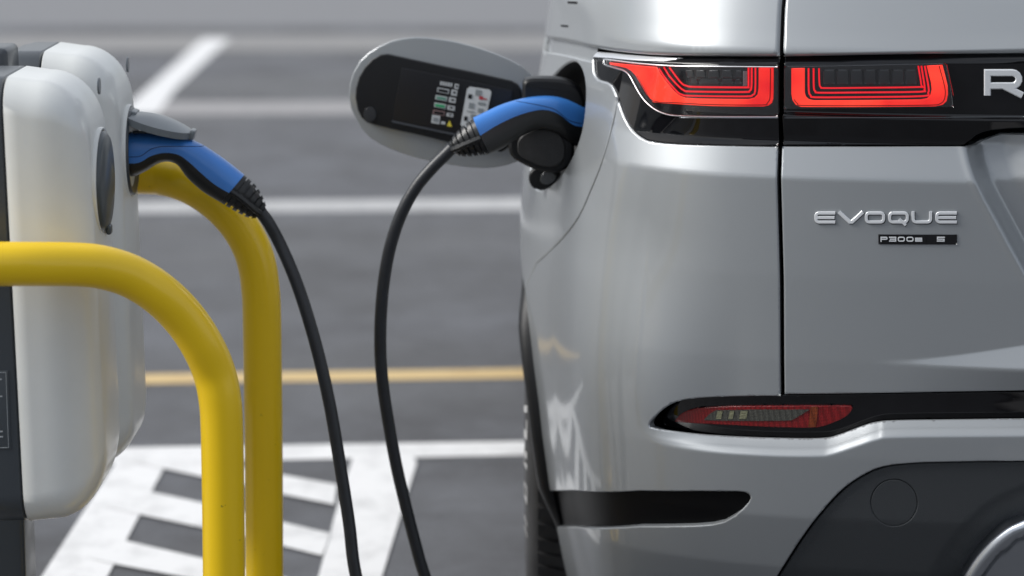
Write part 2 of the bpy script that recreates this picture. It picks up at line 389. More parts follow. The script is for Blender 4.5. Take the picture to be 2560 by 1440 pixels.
def panel(name, outline, m, holes=(), off=0., res=.006, r=.002, flange=.010, parent=None, mirror='copy', step=.005, flange_mat=None, feat=True, offf=None, aligned=()):
    """sheet panel following the body surface: outline in (s, z), rolled edge radius r, return flange"""
    outline = resample(outline, step); holes = [resample(h, step) for h in holes]
    V, T, dist = tri2d(outline, holes, res, r, aligned)
    def fun(s, z, dd=None):
        o = off+(offf(s, z) if offf else 0.)
        return S(s, z, o, feat)
    P = fun(V[:, 0], V[:, 1]); nrm = Nrm(V[:, 0], V[:, 1], fun)
    if mirror == 'join':
        dist = lambda Q: segdist_c(Q, outline)
    d = dist(V)
    if r > 0:
        rr = np.clip(r-d, 0, r); drop = r-np.sqrt(np.maximum(r*r-rr*rr, 0)); P = P-nrm*drop[:, None]
        # tilt normals towards the edge
        e = .0008
        gd = np.stack([dist(V+np.array([e, 0]))-dist(V-np.array([e, 0])), dist(V+np.array([0, e]))-dist(V-np.array([0, e]))], 1)/(2*e)
        ts = fun(V[:, 0]+e, V[:, 1])-fun(V[:, 0]-e, V[:, 1]); ts /= np.linalg.norm(ts, axis=1, keepdims=True)
        tz = fun(V[:, 0], V[:, 1]+e)-fun(V[:, 0], V[:, 1]-e); tz /= np.linalg.norm(tz, axis=1, keepdims=True)
        k = np.clip(rr/r, 0, .8)[:, None]
        outw = -(gd[:, :1]*ts+gd[:, 1:]*tz); ln = np.linalg.norm(outw, axis=1, keepdims=True); outw = np.where(ln > .2, outw/(ln+1e-9), 0)
        nrm = nrm*np.sqrt(1-k*k)+outw*k; nrm /= np.linalg.norm(nrm, axis=1, keepdims=True)
    used = np.unique(T); rem = -np.ones(len(V), int); rem[used] = np.arange(len(used)); P = P[used]; nrm = nrm[used]; T = rem[T]
    # orientation
    fn = np.cross(P[T[:, 1]]-P[T[:, 0]], P[T[:, 2]]-P[T[:, 0]]); flip = (fn*nrm[T[:, 0]]).sum(1) < 0; T[flip] = T[flip][:, ::-1]
    faces = [tuple(t) for t in T]; fm = [0]*len(faces)
    if flange > 0:
        cnt = {}
        for t in faces:
            for i in range(3):
                a, b = t[i], t[(i+1) % 3]
                if (b, a) in cnt: del cnt[(b, a)]
                else: cnt[(a, b)] = 1
        if mirror == 'join': cnt = {e: 1 for e in cnt if not (abs(V[used][e[0], 0]) < 1e-4 and abs(V[used][e[1], 0]) < 1e-4)}
        bv = sorted({v for e in cnt for v in e}); base = Nrm(V[used][:, 0], V[used][:, 1], fun)
        i0 = len(P); idx = {v: i0+k for k, v in enumerate(bv)}; i1 = i0+len(bv); idx2 = {v: i1+k for k, v in enumerate(bv)}
        acc = {v: np.zeros(3) for v in bv}
        for a, b in cnt:
            ev = P[b]-P[a]; o = np.cross(ev, base[a]); o /= np.linalg.norm(o)+1e-12; acc[a] += o; acc[b] += o
        en = np.array([acc[v]/(np.linalg.norm(acc[v])+1e-9) for v in bv])
        P = np.vstack([P, P[bv], P[bv]-base[bv]*flange-en*.0006]); nrm = np.vstack([nrm, en, en])
        for a, b in cnt: faces.append((b, a, idx[a], idx[b])) if False else faces.append((idx[b], idx[a], idx2[a], idx2[b]))
        # stitch the rim (shared position)
        fm += [1 if flange_mat else 0]*(len(cnt))
    if mirror == 'join':
        n = len(P); P = np.vstack([P, P*[-1, 1, 1]]); nrm = np.vstack([nrm, nrm*[-1, 1, 1]]); faces += [tuple(i+n for i in f[::-1]) for f in faces]; fm = fm*2
    o = mesh_obj(name, P, faces, m, parent or car, True, nrm, [flange_mat] if flange_mat else None, fm)
    if mirror == 'copy':
        mesh_obj(name, P*[-1, 1, 1], [f[::-1] for f in faces], m, parent or car, True, nrm*[-1, 1, 1], [flange_mat] if flange_mat else None, fm)
    return o
def strip(name, pts, width, m, off=0., parent=None, thick=.001, mirror=False, closed=False, feat=True, wfun=None):
    """raised ribbon following polyline pts (s,z)"""
    P = resample(np.asarray(pts, float), .004, closed)
    t = np.roll(P, -1, 0)-np.roll(P, 1, 0)
    if not closed: t[0] = P[1]-P[0]; t[-1] = P[-1]-P[-2]
    t /= np.linalg.norm(t, axis=1, keepdims=True)+1e-12; nn = np.stack([-t[:, 1], t[:, 0]], 1)
    V = []; prof_ = [(-.5, 0), (-.5, .6), (-.3, 1), (.3, 1), (.5, .6), (.5, 0)]
    for k, h in prof_:
        q = P+nn*width*k; V.append(S(q[:, 0], q[:, 1], off+h*thick, feat))
    n = len(P); V = np.stack(V, 1).reshape(-1, 3); Fc = []; K = len(prof_)
    for i in range(n if closed else n-1):
        for k in range(K-1):
            a = i*K+k; b = ((i+1) % n)*K+k; Fc.append((a, a+1, b+1, b))
    if not closed: Fc.append(tuple(range(K))); Fc.append(tuple((n-1)*K+k for k in range(K))[::-1])
    o = mesh_obj(name, V, Fc, m, parent or car, True)
    return o
# zoom-crop coordinate helpers used while tracing
Z4 = lambda L_: [(1460+x/4.6545, 100+y/4.6545) for x, y in L_]
Z5 = lambda L_: [(1940+x/4.129, 100+y/4.129) for x, y in L_]
Z6 = lambda L_: [(1580+x/2.612, 960+y/2.612) for x, y in L_]
Z3 = lambda L_: [(840+x/3.273, 60+y/3.273) for x, y in L_]
Z1 = lambda L_: [(x/2.322, 80+y/2.322) for x, y in L_]

# ---- surface features, each a function of (s, z)
# lines on the surface used by features
_sh_out = catmull([(1590, 1060), (1603, 1078), (1656, 1099), (1771, 1116), (1925, 1126), (2039, 1127), (2078, 1123), (2135, 1105), (2192, 1086), (2250, 1079), (2560, 1076)], 6)
_q = inv(_sh_out, .03); _q = np.vstack([_q, [(-.02, _q[-1, 1]+.002)]]); _q = _q[np.argsort(_q[:, 0])]
_qs, _qz = _q[:, 0], _q[:, 1]
S_TIP = float(inv([(1603, 1078)], .03)[0, 0])
def f_bumper(s, z):
    """lower bumper stands proud below the shelf edge; above it fades out towards the corner"""
    sa = np.abs(s); ze = np.interp(sa, _qs, _qz); k = smooth01((S_TIP+.02-sa)/.16)
    low = smooth01((ze+.002-z)/.011)               # 1 below the edge
    shelf = np.clip((ze+.022-z)/.022, 0, 1)        # ramps over the shelf
    deep = .030
    side = smooth01((1.05-sa)/.25)
    body = deep*side*smooth01((ze+.30-z)/.28)     # near corner: smooth swell
    prof_ = deep*(.25*low+.75*shelf**1.3)*side
    return (body*(1-k)+prof_*k)*np.where(z < 1.0, 1, 0)
FEAT.append(f_bumper)
# wedge crease on the lower tailgate
_wz = float(zr(908)); 
def f_wedge(s, z):
    sa = np.abs(s); g = smooth01((.47-sa)/.42)
    top = _wz+.052*g+.004
    up = np.clip((top-z)/(top-_wz+1e-6), 0, 1)
    dn = np.clip((z-(_wz-.040))/.036, 0, 1)
    return .026*g*np.minimum(up, dn)
FEAT.append(f_wedge)
# number plate recess
_rp = inv([(2408, 366), (2418, 410), (2431, 450), (2455, 500), (2485, 555), (2520, 620), (2560, 692), (2600, 760)], .015)
_rp = _rp[np.argsort(-_rp[:, 1])]
PLZ0 = float(zr(800))
def f_plate(s, z):
    sa = np.abs(s)
    se = np.interp(-z, -_rp[:, 1], _rp[:, 0]); top = float(zr(366))
    bot = _rp[-1, 1]; se = np.where(z < bot, -1, se)
    dd = se-sa                                     # distance inside the ridge
    a = smooth01(dd/.030); tz = smooth01((z-bot)/.03)
    in2 = smooth01((dd-.052+.5*np.maximum(z-.945, 0))/.040)*smooth01((.968-z)/.02)
    ridge = .0015*np.exp(-(dd/.006)**2)
    return (-.032*a*(.6+.4*tz)+.014*in2*a+ridge)*np.where((z < top+.04) & (z > bot-.02), 1, 0)
FEAT.append(f_plate)

z_of = lambda p, off=0.: inv([p], off)[0]
def A(L_, off=0., feat=True, n=0, closed=True):
    L_ = catmull(L_, n, closed) if n else np.array(L_, float)
    return inv(L_, off, feat)

# ---- key lines
LIP = [(1362, 94), (1400, 101), (1440, 109), (1481, 119), (1520, 126), (1567, 132), (1620, 137), (1675, 139.5), (1800, 141), (1949, 141.5)]
lipq = A(LIP)
lip_s = np.r_[1.9, 1.35, lipq[:, 0]]; lip_z = np.r_[lipq[0, 1]-.0, lipq[0, 1], lipq[:, 1]]
SH_S = None
# shutline between tailgate and quarter: nearly constant s
sh = A([(1956, 20), (1953, 141), (1950, 365), (1954, 700), (1956, 985)])
def s_shut(z): return np.interp(-np.asarray(z), -sh[:, 1], sh[:, 0])
GAP = .0028

# ---- upper quarter (above the lamp band)
def up_quarter():
    zt = 1.235
    zs = np.linspace(lipq[-1, 1], zt, 12)
    right = [(s_shut(z)+GAP, z) for z in zs]
    top = [(s, zt) for s in np.linspace(right[-1][0]+.05, 1.75, 14)]
    left = [(1.75, lip_z[0])]
    bottom = [(a, b) for a, b in zip(lip_s[1:], lip_z[1:])][:-1]
    ol = right+top+left+bottom
    panel('quarter_panel', ol, PAINT, res=.010, r=.006, flange=.03)
up_quarter()
# ---- upper tailgate
zs = np.linspace(lipq[-1, 1], 1.235, 10)
lipR = A([(1963, 141.5), (2100, 139), (2300, 134), (2560, 128)])
ol = [(s_shut(z)-GAP, z) for z in zs][::-1]+[(a, b) for a, b in lipR]+[(0, lipR[-1, 1]+.001), (0, 1.235)]
panel('tailgate_upper', ol, PAINT, res=.009, r=.005, flange=.03, mirror='join')
# small black gaps in the quarter trim
for a in ([(1421, 3), (1443, 4), (1443, 9), (1421, 8)], [(1404, 62), (1420, 63), (1420, 67), (1404, 66)]):
    panel('trim_slot', A(a), BLACK_DEEP, off=.0015, res=.004, r=0, flange=.004, mirror='no', step=.003)

# ---- fender with charging flap opening
bandL = Z4([(95, 200), (100, 300), (110, 390), (150, 450), (200, 472), (260, 490), (310, 530), (345, 590), (380, 675)])
seam = [(1542, 250), (1537, 285), (1528, 322), (1515, 370), (1498, 422), (1475, 478), (1447, 540), (1410, 590), (1370, 630), (1342, 655)]
seamq = A(seam, n=3, closed=False); bandq = A(bandL, n=3, closed=False)
seam_ext = [(seamq[-1, 0]+d, seamq[-1, 1]-k) for d, k in ((.05, .03), (.12, .065))]
ARC_D, ARC_Z, ARC_R = .88, .37, .410
def s_at_d(d, left=True): return float(np.interp(d, PL[:2000, 1], _seg[:2000]))
_dd = np.maximum.accumulate(PL[:, 1])
def s_d(d): return float(np.interp(d, _dd, _seg))
def arch(a0, a1, n=24, rad=ARC_R, D=None):
    D = ARC_D if D is None else D
    return [(s_d(D-rad*math.cos(a)), ARC_Z+rad*math.sin(a)) for a in np.linspace(a0, a1, n)]
# flap opening ellipse in (s, z)
_hq = inv([(1466, 252)])[0]; HS, HZ = _hq[0]+.144, _hq[1]-.055
def flap_loop(k=1., n=64, dx=0, dz=0):
    out = []
    for i in range(n):
        a = 2*math.pi*i/n; ca, sa = math.cos(a), math.sin(a)
        x = .150*k*np.sign(ca)*abs(ca)**.85; y = .090*k*np.sign(sa)*abs(sa)**.85
        t = R(-20); out.append((HS+dx+x*math.cos(t)-y*math.sin(t), HZ+dz+x*math.sin(t)+y*math.cos(t)))
    return np.array(out)
gz = .020
lo = [(a+0., b-gz) for a, b in zip(lipq[:4, 0], lipq[:4, 1])]      # top edge under the shoulder groove
arc1 = [p for p in arch(R(20), R(90), 20) ]
zend = seam_ext[-1][1]
a_f = math.asin(min(1, (zend-ARC_Z)/ARC_R))
arcF = arch(a_f, math.pi-.0, 40)
s_arc0 = arcF[0][0]
ol = [tuple(p) for p in bandq]+[tuple(p) for p in seamq[1:]]+[((seamq[-1, 0]+s_arc0)/2, (seamq[-1, 1]+zend)/2)]+arcF[:-1]+[(arcF[-1][0], .22), (2.55, .22), (2.55, lip_z[0]-gz), (1.6, lip_z[0]-gz), (1.3, lip_z[0]-gz)]+lo
ol = np.array(ol)
panel('fender', ol, PAINT, holes=[flap_loop()], res=.008, r=.0025, flange=.012)
# dark strip behind the shoulder groove and gaps: a liner sheet set back
panel('body_liner', [(.0, .24), (.86, .24), (arch(0.2, .3)[0][0]-.01, .46), (s_d(.6), .80), (s_d(.25), .86), (s_d(.22), 1.02), (s_d(.62), 1.0), (2.5, 1.0), (2.5, 1.2), (0, 1.2)], BLACK_DEEP, off=-.055, res=.02, r=0, flange=0, mirror='join', feat=False)
panel('shoulder_groove', [(lipq[3, 0]+.004, lipq[3, 1]-.022), (lipq[3, 0]+.004, lipq[3, 1]+.006), (lipq[2, 0], lipq[2, 1]+.006), (1.4, lip_z[0]+.006), (2.5, lip_z[0]+.006), (2.5, lip_z[0]-.026), (1.4, lip_z[0]-.026), (lipq[0, 0], lipq[0, 1]-.026)], PAINT, off=-.010, res=.01, r=0, flange=0)

# ---- bumper
band_bot = Z4([(380, 675), (420, 800), (470, 920), (530, 1020), (600, 1090), (680, 1145), (780, 1180), (1000, 1205), (1400, 1222), (2275, 1240)])
bbq = A(band_bot, n=4, closed=False)
pocket_top = Z6([(965, 80), (800, 80), (600, 85), (450, 92), (350, 103), (270, 125), (200, 168), (150, 215), (118, 250), (112, 270), (118, 283)])
pkq = A(pocket_top, .0, n=3, closed=False)
shelf_in = [(1628, 1068.5), (1657, 1074), (1771, 1085), (1925, 1092), (2051, 1093), (2097, 1084), (2154, 1063), (2193, 1052), (2250, 1048), (2400, 1046), (2560, 1044)]
siq = A(shelf_in, 0, n=4, closed=False)
clad_top = [(2560, 1153), (2450, 1154), (2350, 1156), (2287, 1158), (2209, 1167), (2158, 1188), (2106, 1224), (2055, 1278), (2003, 1347), (1944, 1440), (1900, 1520)]
ctq = A(clad_top, n=4, closed=False)
zc = siq[-1, 1]
zb = .15
a0 = math.asin((seam_ext[-1][1]-ARC_Z)/ARC_R)
arcB = arch(-math.asin((ARC_Z-zb)/ARC_R), a0, 26)
ol = [tuple(p) for p in bbq[1:]]
ol[-1] = (s_shut(ol[-1][1])+GAP, ol[-1][1])
ol += [(s_shut(z)+GAP, z) for z in np.linspace(ol[-1][1]-.01, pkq[0, 1], 20)]
ol += [tuple(p) for p in pkq[1:]]+[tuple(p) for p in siq]+[(0, zc), (0, ctq[0, 1])]+[tuple(p) for p in ctq]+[(ctq[-1, 0]+.02, zb)]+arcB
ol += [((seamq[-1, 0]+s_arc0)/2, (seamq[-1, 1]+zend)/2-GAP*.6)]+[(p[0]-GAP*.35, p[1]-GAP*.55) for p in seamq[::-1]][:-1]
slot_px = [(1300, 1228), (1420, 1227.5), (1600, 1227.5), (1750, 1228), (1845, 1229), (1862, 1231), (1873, 1238), (1876, 1246), (1871, 1257), (1855, 1274), (1835, 1291), (1810, 1305), (1780, 1312), (1740, 1315), (1600, 1316), (1420, 1316), (1300, 1316)]
# the slot runs out through the arch edge: make it as part of the outline (notch)
sl = A([(1440, 1227.5)]+slot_px[2:-2]+[(1440, 1316)])
zt_, zb_ = sl[0, 1], sl[-1, 1]
def z_arc_y(y):
    zs_ = np.linspace(.2, .7, 400); P_ = np.array([arc_at(z) for z in zs_]); yy = proj(l2w(S(P_[:, 0], P_[:, 1])))[:, 1]
    return float(np.interp(-y, -yy, zs_))
def arc_at(z): return (s_d(ARC_D-math.sqrt(ARC_R**2-(z-ARC_Z)**2)), z)
zt_, zb_ = z_arc_y(1228), z_arc_y(1316)
arc_lo = [p for p in arcB if p[1] < zb_]; arc_hi = [p for p in arcB if p[1] > zt_]
i_arc = len(ol)-len(arcB)-1-(len(seamq)-1)
pre = ol[:i_arc]; post = ol[i_arc+len(arcB):]
notch = [arc_at(zb_)]+[tuple(p) for p in sl[::-1]]+[arc_at(zt_)]
ol2 = pre+arc_lo+notch+arc_hi+post
panel('bumper', np.array(ol2), PAINT, res=.0052, r=.0022, flange=.016, mirror='copy', aligned=[(np.stack([_qs, _qz], 1)[_qs < S_TIP+.03], np.arange(-.024, .0261, .002))])
bsl = panel('bumper_slot', [arc_at(zb_-.006)]+[(p[0]-.0, p[1]-.006) for p in sl[::-1][:3]]+[(p[0]-.006, p[1]) for p in sl[::-1][3:-3]]+[(p[0], p[1]+.006) for p in sl[::-1][-3:]]+[arc_at(zt_+.006)], mat('slot_black', (.003, .003, .0035), rough=.45, spec=.12), off=-.009, res=.012, r=0, flange=0)

# ---- tailgate main
tb = A([(1962, 986), (2150, 984), (2350, 981), (2560, 978)])
tt = A([(2420, 365.5), (2300, 365.5), (2100, 365.5), (1960, 365.5)], feat=False)
ol = [(0, tt[0, 1]+.016), (tt[0, 0]-.10, tt[0, 1]+.016), (tt[0, 0]-.045, tt[0, 1]+.014), (tt[0, 0]-.012, tt[0, 1]+.001)]+[tuple(p) for p in tt[:-1]]+[(s_shut(z)-GAP, z) for z in np.linspace(tt[-1, 1], tb[0, 1], 40)]+[tuple(p) for p in tb]+[(0, tb[-1, 1])]
_ws = np.linspace(.004, .47, 90); _wg = smooth01((.47-_ws)/.42)
panel('tailgate', ol, PAINT, res=.0050, r=.0025, flange=.014, mirror='join', aligned=[
    (np.stack([_ws, np.full_like(_ws, _wz)], 1), np.arange(-.006, .0061, .002)),
    (np.stack([_ws[:80], (_wz+.052*_wg+.004)[:80]], 1), np.arange(-.006, .0061, .002)), (_rp, np.arange(-.010, .0101, .002))])

# ---- gloss black band (left piece on quarter, right piece on tailgate)
bt_top = Z4([(100, 130), (300, 148), (600, 175), (1000, 200), (1500, 203), (2270, 200)])
bt = A(bt_top, n=3, closed=False)
strip_lo = Z4([(95, 200), (250, 215), (600, 250), (1000, 268), (1500, 285), (2270, 292)])
slq = A(strip_lo, n=3, closed=False)
def tilt_strip(s, z):
    zt = np.interp(-np.abs(s), -bt[:, 0], bt[:, 1]); return -.010+.011*np.clip((zt-z)/.011, 0, 1)
stripout = [tuple(p) for p in bt]+[tuple(p) for p in slq[::-1]]
panel('lamp_brow', stripout, BLACK_GLOSS, res=.006, r=.001, flange=.006, offf=tilt_strip, mirror='copy')
glinto = A(Z4([(100, 136), (300, 152), (600, 180), (900, 199), (1120, 212), (900, 240), (600, 232), (300, 205), (97, 190)]), feat=False)  # bright wedge added to stand for sky mirrored in the gloss black brow
panel('brow_sky_glint', glinto, CHROME, off=.0015, res=.006, r=.001, flange=.002, mirror='copy', offf=lambda s, z: tilt_strip(s, z)+.0005, feat=False, step=.004)
bandout = [tuple(p) for p in slq]+[(s_shut(slq[-1, 1])+GAP, slq[-1, 1])]
bb2 = [tuple(p) for p in bbq[::-1]]; bb2[0] = (s_shut(bb2[0][1])+GAP, bb2[0][1]+.0015)
bandout += [(s_shut(z)+GAP, z) for z in np.linspace(slq[-1, 1], bb2[0][1], 14)[1:-1]]+bb2+[tuple(p) for p in bandq[::-1][:-1]]
bandout = np.array(bandout)
LZ0, LZ1 = float(zr(163)), float(zr(292))
def band_off(s, z):   # lamp zone set back, lower trim stands out
    zz = z; a = smooth01((LZ1-zz+.001)/.003)
    fade = smooth01((.80-np.abs(s))/.10)
    lower = .004-.006*np.clip((LZ1-zz)/.035, 0, 1)
    return (-.004*(1-a)+(lower)*a)*fade+(-.003)*(1-fade)
panel('lamp_surround', bandout, BLACK_GLOSS, off=-.001, res=.006, r=.0015, flange=.012, offf=band_off, mirror='copy')
# tailgate side band
r_bot = [(1962, 364), (2150, 364), (2400, 364), (2412, 362), (2425, 353), (2440, 340), (2458, 331), (2480, 326), (2520, 322), (2560, 320)]
rb = A(r_bot, feat=False); rtp = A([(1962, 143.5), (2100, 141), (2300, 136.5), (2560, 130.5)], feat=False)
ol = [(0, rb[-1, 1]), (0, rtp[-1, 1])]+[tuple(p) for p in rtp[::-1]]+[(s_shut(z)-GAP, z) for z in np.linspace(rtp[0, 1], rb[0, 1], 16)]+[tuple(p) for p in rb]
def band_off2(s, z):
    t = np.abs(s); zt = np.interp(-t, -rtp[:, 0], rtp[:, 1]); zz = z
    a = smooth01((LZ1-zz+.001)/.003); lower = .006-.012*np.clip((LZ1-zz)/.035, 0, 1)
    brow = -.008*np.clip(1-(zt-zz)/.011, 0, 1)
    return -.004*(1-a)+lower*a+brow
panel('garnish', ol, BLACK_GLOSS, off=-.001, res=.0055, r=.0015, flange=.012, offf=band_off2, mirror='join', feat=False)

# ---- tail lamps
RED = None
def red_mat():
    m = bpy.data.materials.new('lit_red_light_guide'); m.use_nodes = True; t = m.node_tree; b = t.nodes['Principled BSDF']
    b.inputs['Base Color'].default_value = (.5, .01, .008, 1); b.inputs['Roughness'].default_value = .25; b.inputs['Coat Weight'].default_value = .5
    co = t.nodes.new('ShaderNodeTexCoord'); n = t.nodes.new('ShaderNodeTexNoise'); n.inputs['Scale'].default_value = 14; n.inputs['Detail'].default_value = 2
    r = t.nodes.new('ShaderNodeValToRGB'); r.color_ramp.elements[0].position = .3; r.color_ramp.elements[0].color = (.55, .004, .010, 1); r.color_ramp.elements[1].position = .66; r.color_ramp.elements[1].color = (1.0, .060, .03, 1)
    t.links.new(co.outputs['Object'], n.inputs['Vector']); t.links.new(n.outputs['Fac'], r.inputs[0]); t.links.new(r.outputs[0], b.inputs['Emission Color']); b.inputs['Emission Strength'].default_value = .85
    return m
RED = red_mat(); RED_DIM = mat('red_light_line', (.4, .01, .015), rough=.3, emis=(.8, .01, .02), estr=.75, coat=.5)
RED_LENS = mat('red_lens', (.35, .012, .012), rough=.15, emis=(.5, .01, .01), estr=.25, coat=1.)
RED_EDGE = mat('dark_red_line', (.12, .0, .005), rough=.3)
DARK_LENS = mat('smoked_lens', (.012, .013, .015), rough=.18, coat=1., coat_rough=.02)
MOD = mat('grey_lens_module', (.045, .05, .055), rough=.2, coat=1., coat_rough=.05)
def lens_cover():
    m = bpy.data.materials.new('clear_lens'); m.use_nodes = True; t = m.node_tree; t.nodes.remove(t.nodes['Principled BSDF'])
    tr = t.nodes.new('ShaderNodeBsdfTransparent'); gl = t.nodes.new('ShaderNodeBsdfGlossy'); gl.inputs['Roughness'].default_value = .02
    fr = t.nodes.new('ShaderNodeFresnel'); fr.inputs[0].default_value = 1.45; mxs = t.nodes.new('ShaderNodeMixShader')
    t.links.new(fr.outputs[0], mxs.inputs[0]); t.links.new(tr.outputs[0], mxs.inputs[1]); t.links.new(gl.outputs[0], mxs.inputs[2]); t.links.new(mxs.outputs[0], t.nodes['Material Output'].inputs[0])
    return m
LENS = lens_cover()
def lamp(lens_px, red_outer, lines, mods, chrome, extra, extra_line, n=0):
    q = A(lens_px, n=n) if n else A(lens_px, feat=False)
    lo_ = panel('tail_light', q, DARK_LENS, off=.0005, res=.007, r=.001, flange=.006, mirror='no', feat=False)
    panel('light_band', A(red_outer, feat=False), RED, off=.0022, res=.005, r=.0012, flange=.002, mirror='no', feat=False, parent=lo_, step=.003)
    for ln, wd in lines:
        strip('light_line', A(catmull(ln, 3), feat=False), wd, RED_DIM, off=.0012, parent=lo_, thick=.001, feat=False)
    strip('contour_line', A(catmull(extra_line, 4), feat=False), .0011, RED_EDGE, off=.0044, parent=lo_, thick=.0005, feat=False)
    for mq in mods:
        panel('lens_module', A(mq, feat=False), MOD, off=.0024, res=.006, r=.0012, flange=.002, mirror='no', feat=False, parent=lo_, step=.003)
    for ch in chrome:
        strip('bright_edge', A(catmull(ch, 3), feat=False), .0019, CHROME, off=.0018, parent=lo_, thick=.0012, feat=False)
    for ex, mm, of in extra:
        panel('reflector_bar', A(ex, feat=False), mm, off=of, res=.005, r=0, flange=.001, mirror='no', feat=False, parent=lo_, step=.002)
    panel('lens_cover', q, LENS, off=.0058, res=.007, r=.0008, flange=.0, mirror='no', feat=False, parent=lo_)
    return lo_
def zz4(*L_): return Z4(L_)
lensL = Z4([(250, 235), (275, 222), (600, 262), (1000, 295), (1500, 305), (2262, 308), (2262, 885), (1700, 885), (1250, 885), (1050, 870), (930, 845), (830, 790), (760, 730), (700, 650), (640, 550), (590, 450), (540, 385), (470, 345), (380, 325), (290, 300), (255, 285)])
redL = Z4([(305, 258), (560, 285), (850, 312), (895, 390), (960, 480), (1050, 590), (1110, 640), (1180, 668), (1300, 677), (1600, 682), (1920, 684), (1985, 668), (2022, 630), (2032, 560), (2035, 318), (2210, 318), (2208, 600), (2205, 680), (2190, 730), (2150, 760), (2090, 773), (1500, 768), (1100, 745), (810, 722), (740, 640), (660, 500), (610, 415), (560, 360), (500, 325), (420, 305), (310, 285)])
linesL = [(Z4([(880, 330), (960, 450), (1090, 600), (1150, 635), (1250, 648), (1880, 655), (1960, 640), (1995, 590), (1998, 320)]), .0024), (Z4([(935, 315), (1010, 430), (1110, 540), (1170, 585), (1250, 598), (1860, 604), (1930, 590), (1952, 540), (1955, 320)]), .0026), (Z4([(1000, 318), (1090, 440), (1150, 510), (1210, 535), (1300, 545), (1880, 550), (1912, 540), (1917, 500), (1917, 320)]), .0026)]
modL = [Z4([(a, 350), (b, 350), (b, 440), (a2, 440)]) for a, b, a2 in ((1180, 1280, 1210), (1300, 1415, 1300), (1445, 1575, 1445), (1600, 1730, 1600), (1755, 1840, 1755))]+[Z4([(a, 455), (b, 455), (b, 515), (a, 515)]) for a, b in ((1240, 1330), (1345, 1580), (1600, 1740), (1755, 1840))]
exL = [(Z4([(1858+k*13, 360), (1864+k*13, 360), (1864+k*13, 530), (1858+k*13, 530)]), WHITE_PRINT, .003) for k in range(4)]
chL = [Z4([(255, 285), (248, 245), (275, 226), (600, 266), (1000, 298), (1500, 306), (2258, 312)]), Z4([(255, 285), (290, 300), (400, 332), (475, 355), (540, 410), (620, 560), (700, 685), (780, 765), (860, 820), (960, 860), (1100, 880), (1500, 890), (2258, 892)])]
lamp(lensL, redL, linesL, modL, chL, exL, Z4([(2178, 325), (2174, 600), (2168, 685), (2135, 735), (2080, 752), (1500, 748), (1100, 726), (830, 706), (740, 590), (640, 410)]))
lensR = Z5([(85, 272), (800, 258), (1752, 236), (1800, 470), (1832, 690), (1000, 700), (85, 712)])
redR = Z5([(160, 290), (298, 288), (298, 540), (310, 580), (340, 608), (390, 620), (900, 618), (1500, 610), (1560, 598), (1595, 560), (1606, 510), (1600, 440), (1555, 262), (1718, 256), (1750, 380), (1772, 470), (1775, 560), (1760, 630), (1720, 668), (1640, 684), (1000, 690), (260, 690), (205, 668), (172, 620), (160, 560)])
linesR = [(Z5([(338, 290), (340, 520), (362, 572), (410, 590), (900, 588), (1520, 578), (1568, 545), (1575, 490), (1535, 265)]), .0024), (Z5([(390, 290), (392, 490), (410, 528), (450, 543), (900, 540), (1490, 533), (1530, 510), (1533, 470), (1500, 265)]), .0024), (Z5([(445, 290), (450, 450), (465, 485), (500, 495), (900, 492), (1480, 484), (1500, 466), (1468, 265)]), .0022)]
modR = [Z5([(a, 305), (a+120, 305), (a+120, 455), (a, 455)]) for a in (490, 628, 772, 912, 1056, 1198, 1332)]
exR = [(Z5([(1758, 250), (1764, 250), (1832, 560), (1829, 580)]), RED_LENS, .003)]
chR = [Z5([(85, 715), (1000, 704), (1834, 694)])]
lamp(lensR, redR, linesR, modR, [], exR, Z5([(1682, 262), (1740, 480), (1745, 570), (1728, 625), (1688, 655), (1600, 668), (1000, 674), (300, 672), (230, 655), (190, 610)]))
# thin bright line along the trim ledge
strip('ledge_line', A([(1700, 293.5), (1800, 294), (1947, 294)], feat=False), .001, SATIN, off=.002, thick=.0006, feat=False)
strip('ledge_line', A([(1962, 294), (2200, 293), (2560, 291)], feat=False), .001, CHROME if False else mat('dark_edge', (.1, .11, .12), rough=.3, metal=.6), off=.004, thick=.0006, feat=False)

# ---- lower black band with reflector
pk_lo = [tuple(p) for p in siq]
ptop = A([(1951, 990), (2150, 989), (2350, 986), (2560, 983)], feat=False)
ol = [(p[0], p[1]) for p in pkq[::-1][:-1]]+[(s_shut(ptop[0, 1])+GAP, pkq[0, 1])]+[tuple(p) for p in ptop[1:]]+[(0, ptop[-1, 1])]+[(0, siq[-1, 1]-.004)]+[(p[0], p[1]-.004) for p in siq[::-1]]
panel('bumper_garnish', np.array(ol), BLACK_GLOSS, off=-.009, res=.006, r=.001, flange=.004, mirror='join', feat=False)
def refl_mat(name, col):
    m = mat(name, col, rough=.35, coat=.5, coat_rough=.02, spec=.3); t = m.node_tree; b = t.nodes['Principled BSDF']
    co = t.nodes.new('ShaderNodeTexCoord'); v = t.nodes.new('ShaderNodeTexVoronoi'); v.inputs['Scale'].default_value = 480; v.inputs['Randomness'].default_value = .15; bp = t.nodes.new('ShaderNodeBump'); bp.inputs['Strength'].default_value = .4; bp.inputs['Distance'].default_value = .002
    t.links.new(co.outputs['Object'], v.inputs['Vector']); t.links.new(v.outputs['Distance'], bp.inputs['Height']); t.links.new(bp.outputs[0], b.inputs['Normal'])
    r = t.nodes.new('ShaderNodeValToRGB'); r.color_ramp.elements[0].color = (*[min(1, c*1.5) for c in col], 1); r.color_ramp.elements[1].position = .6; r.color_ramp.elements[1].color = (*[c*.5 for c in col], 1)
    t.links.new(v.outputs['Distance'], r.inputs[0]); t.links.new(r.outputs[0], b.inputs['Base Color'])
    return m
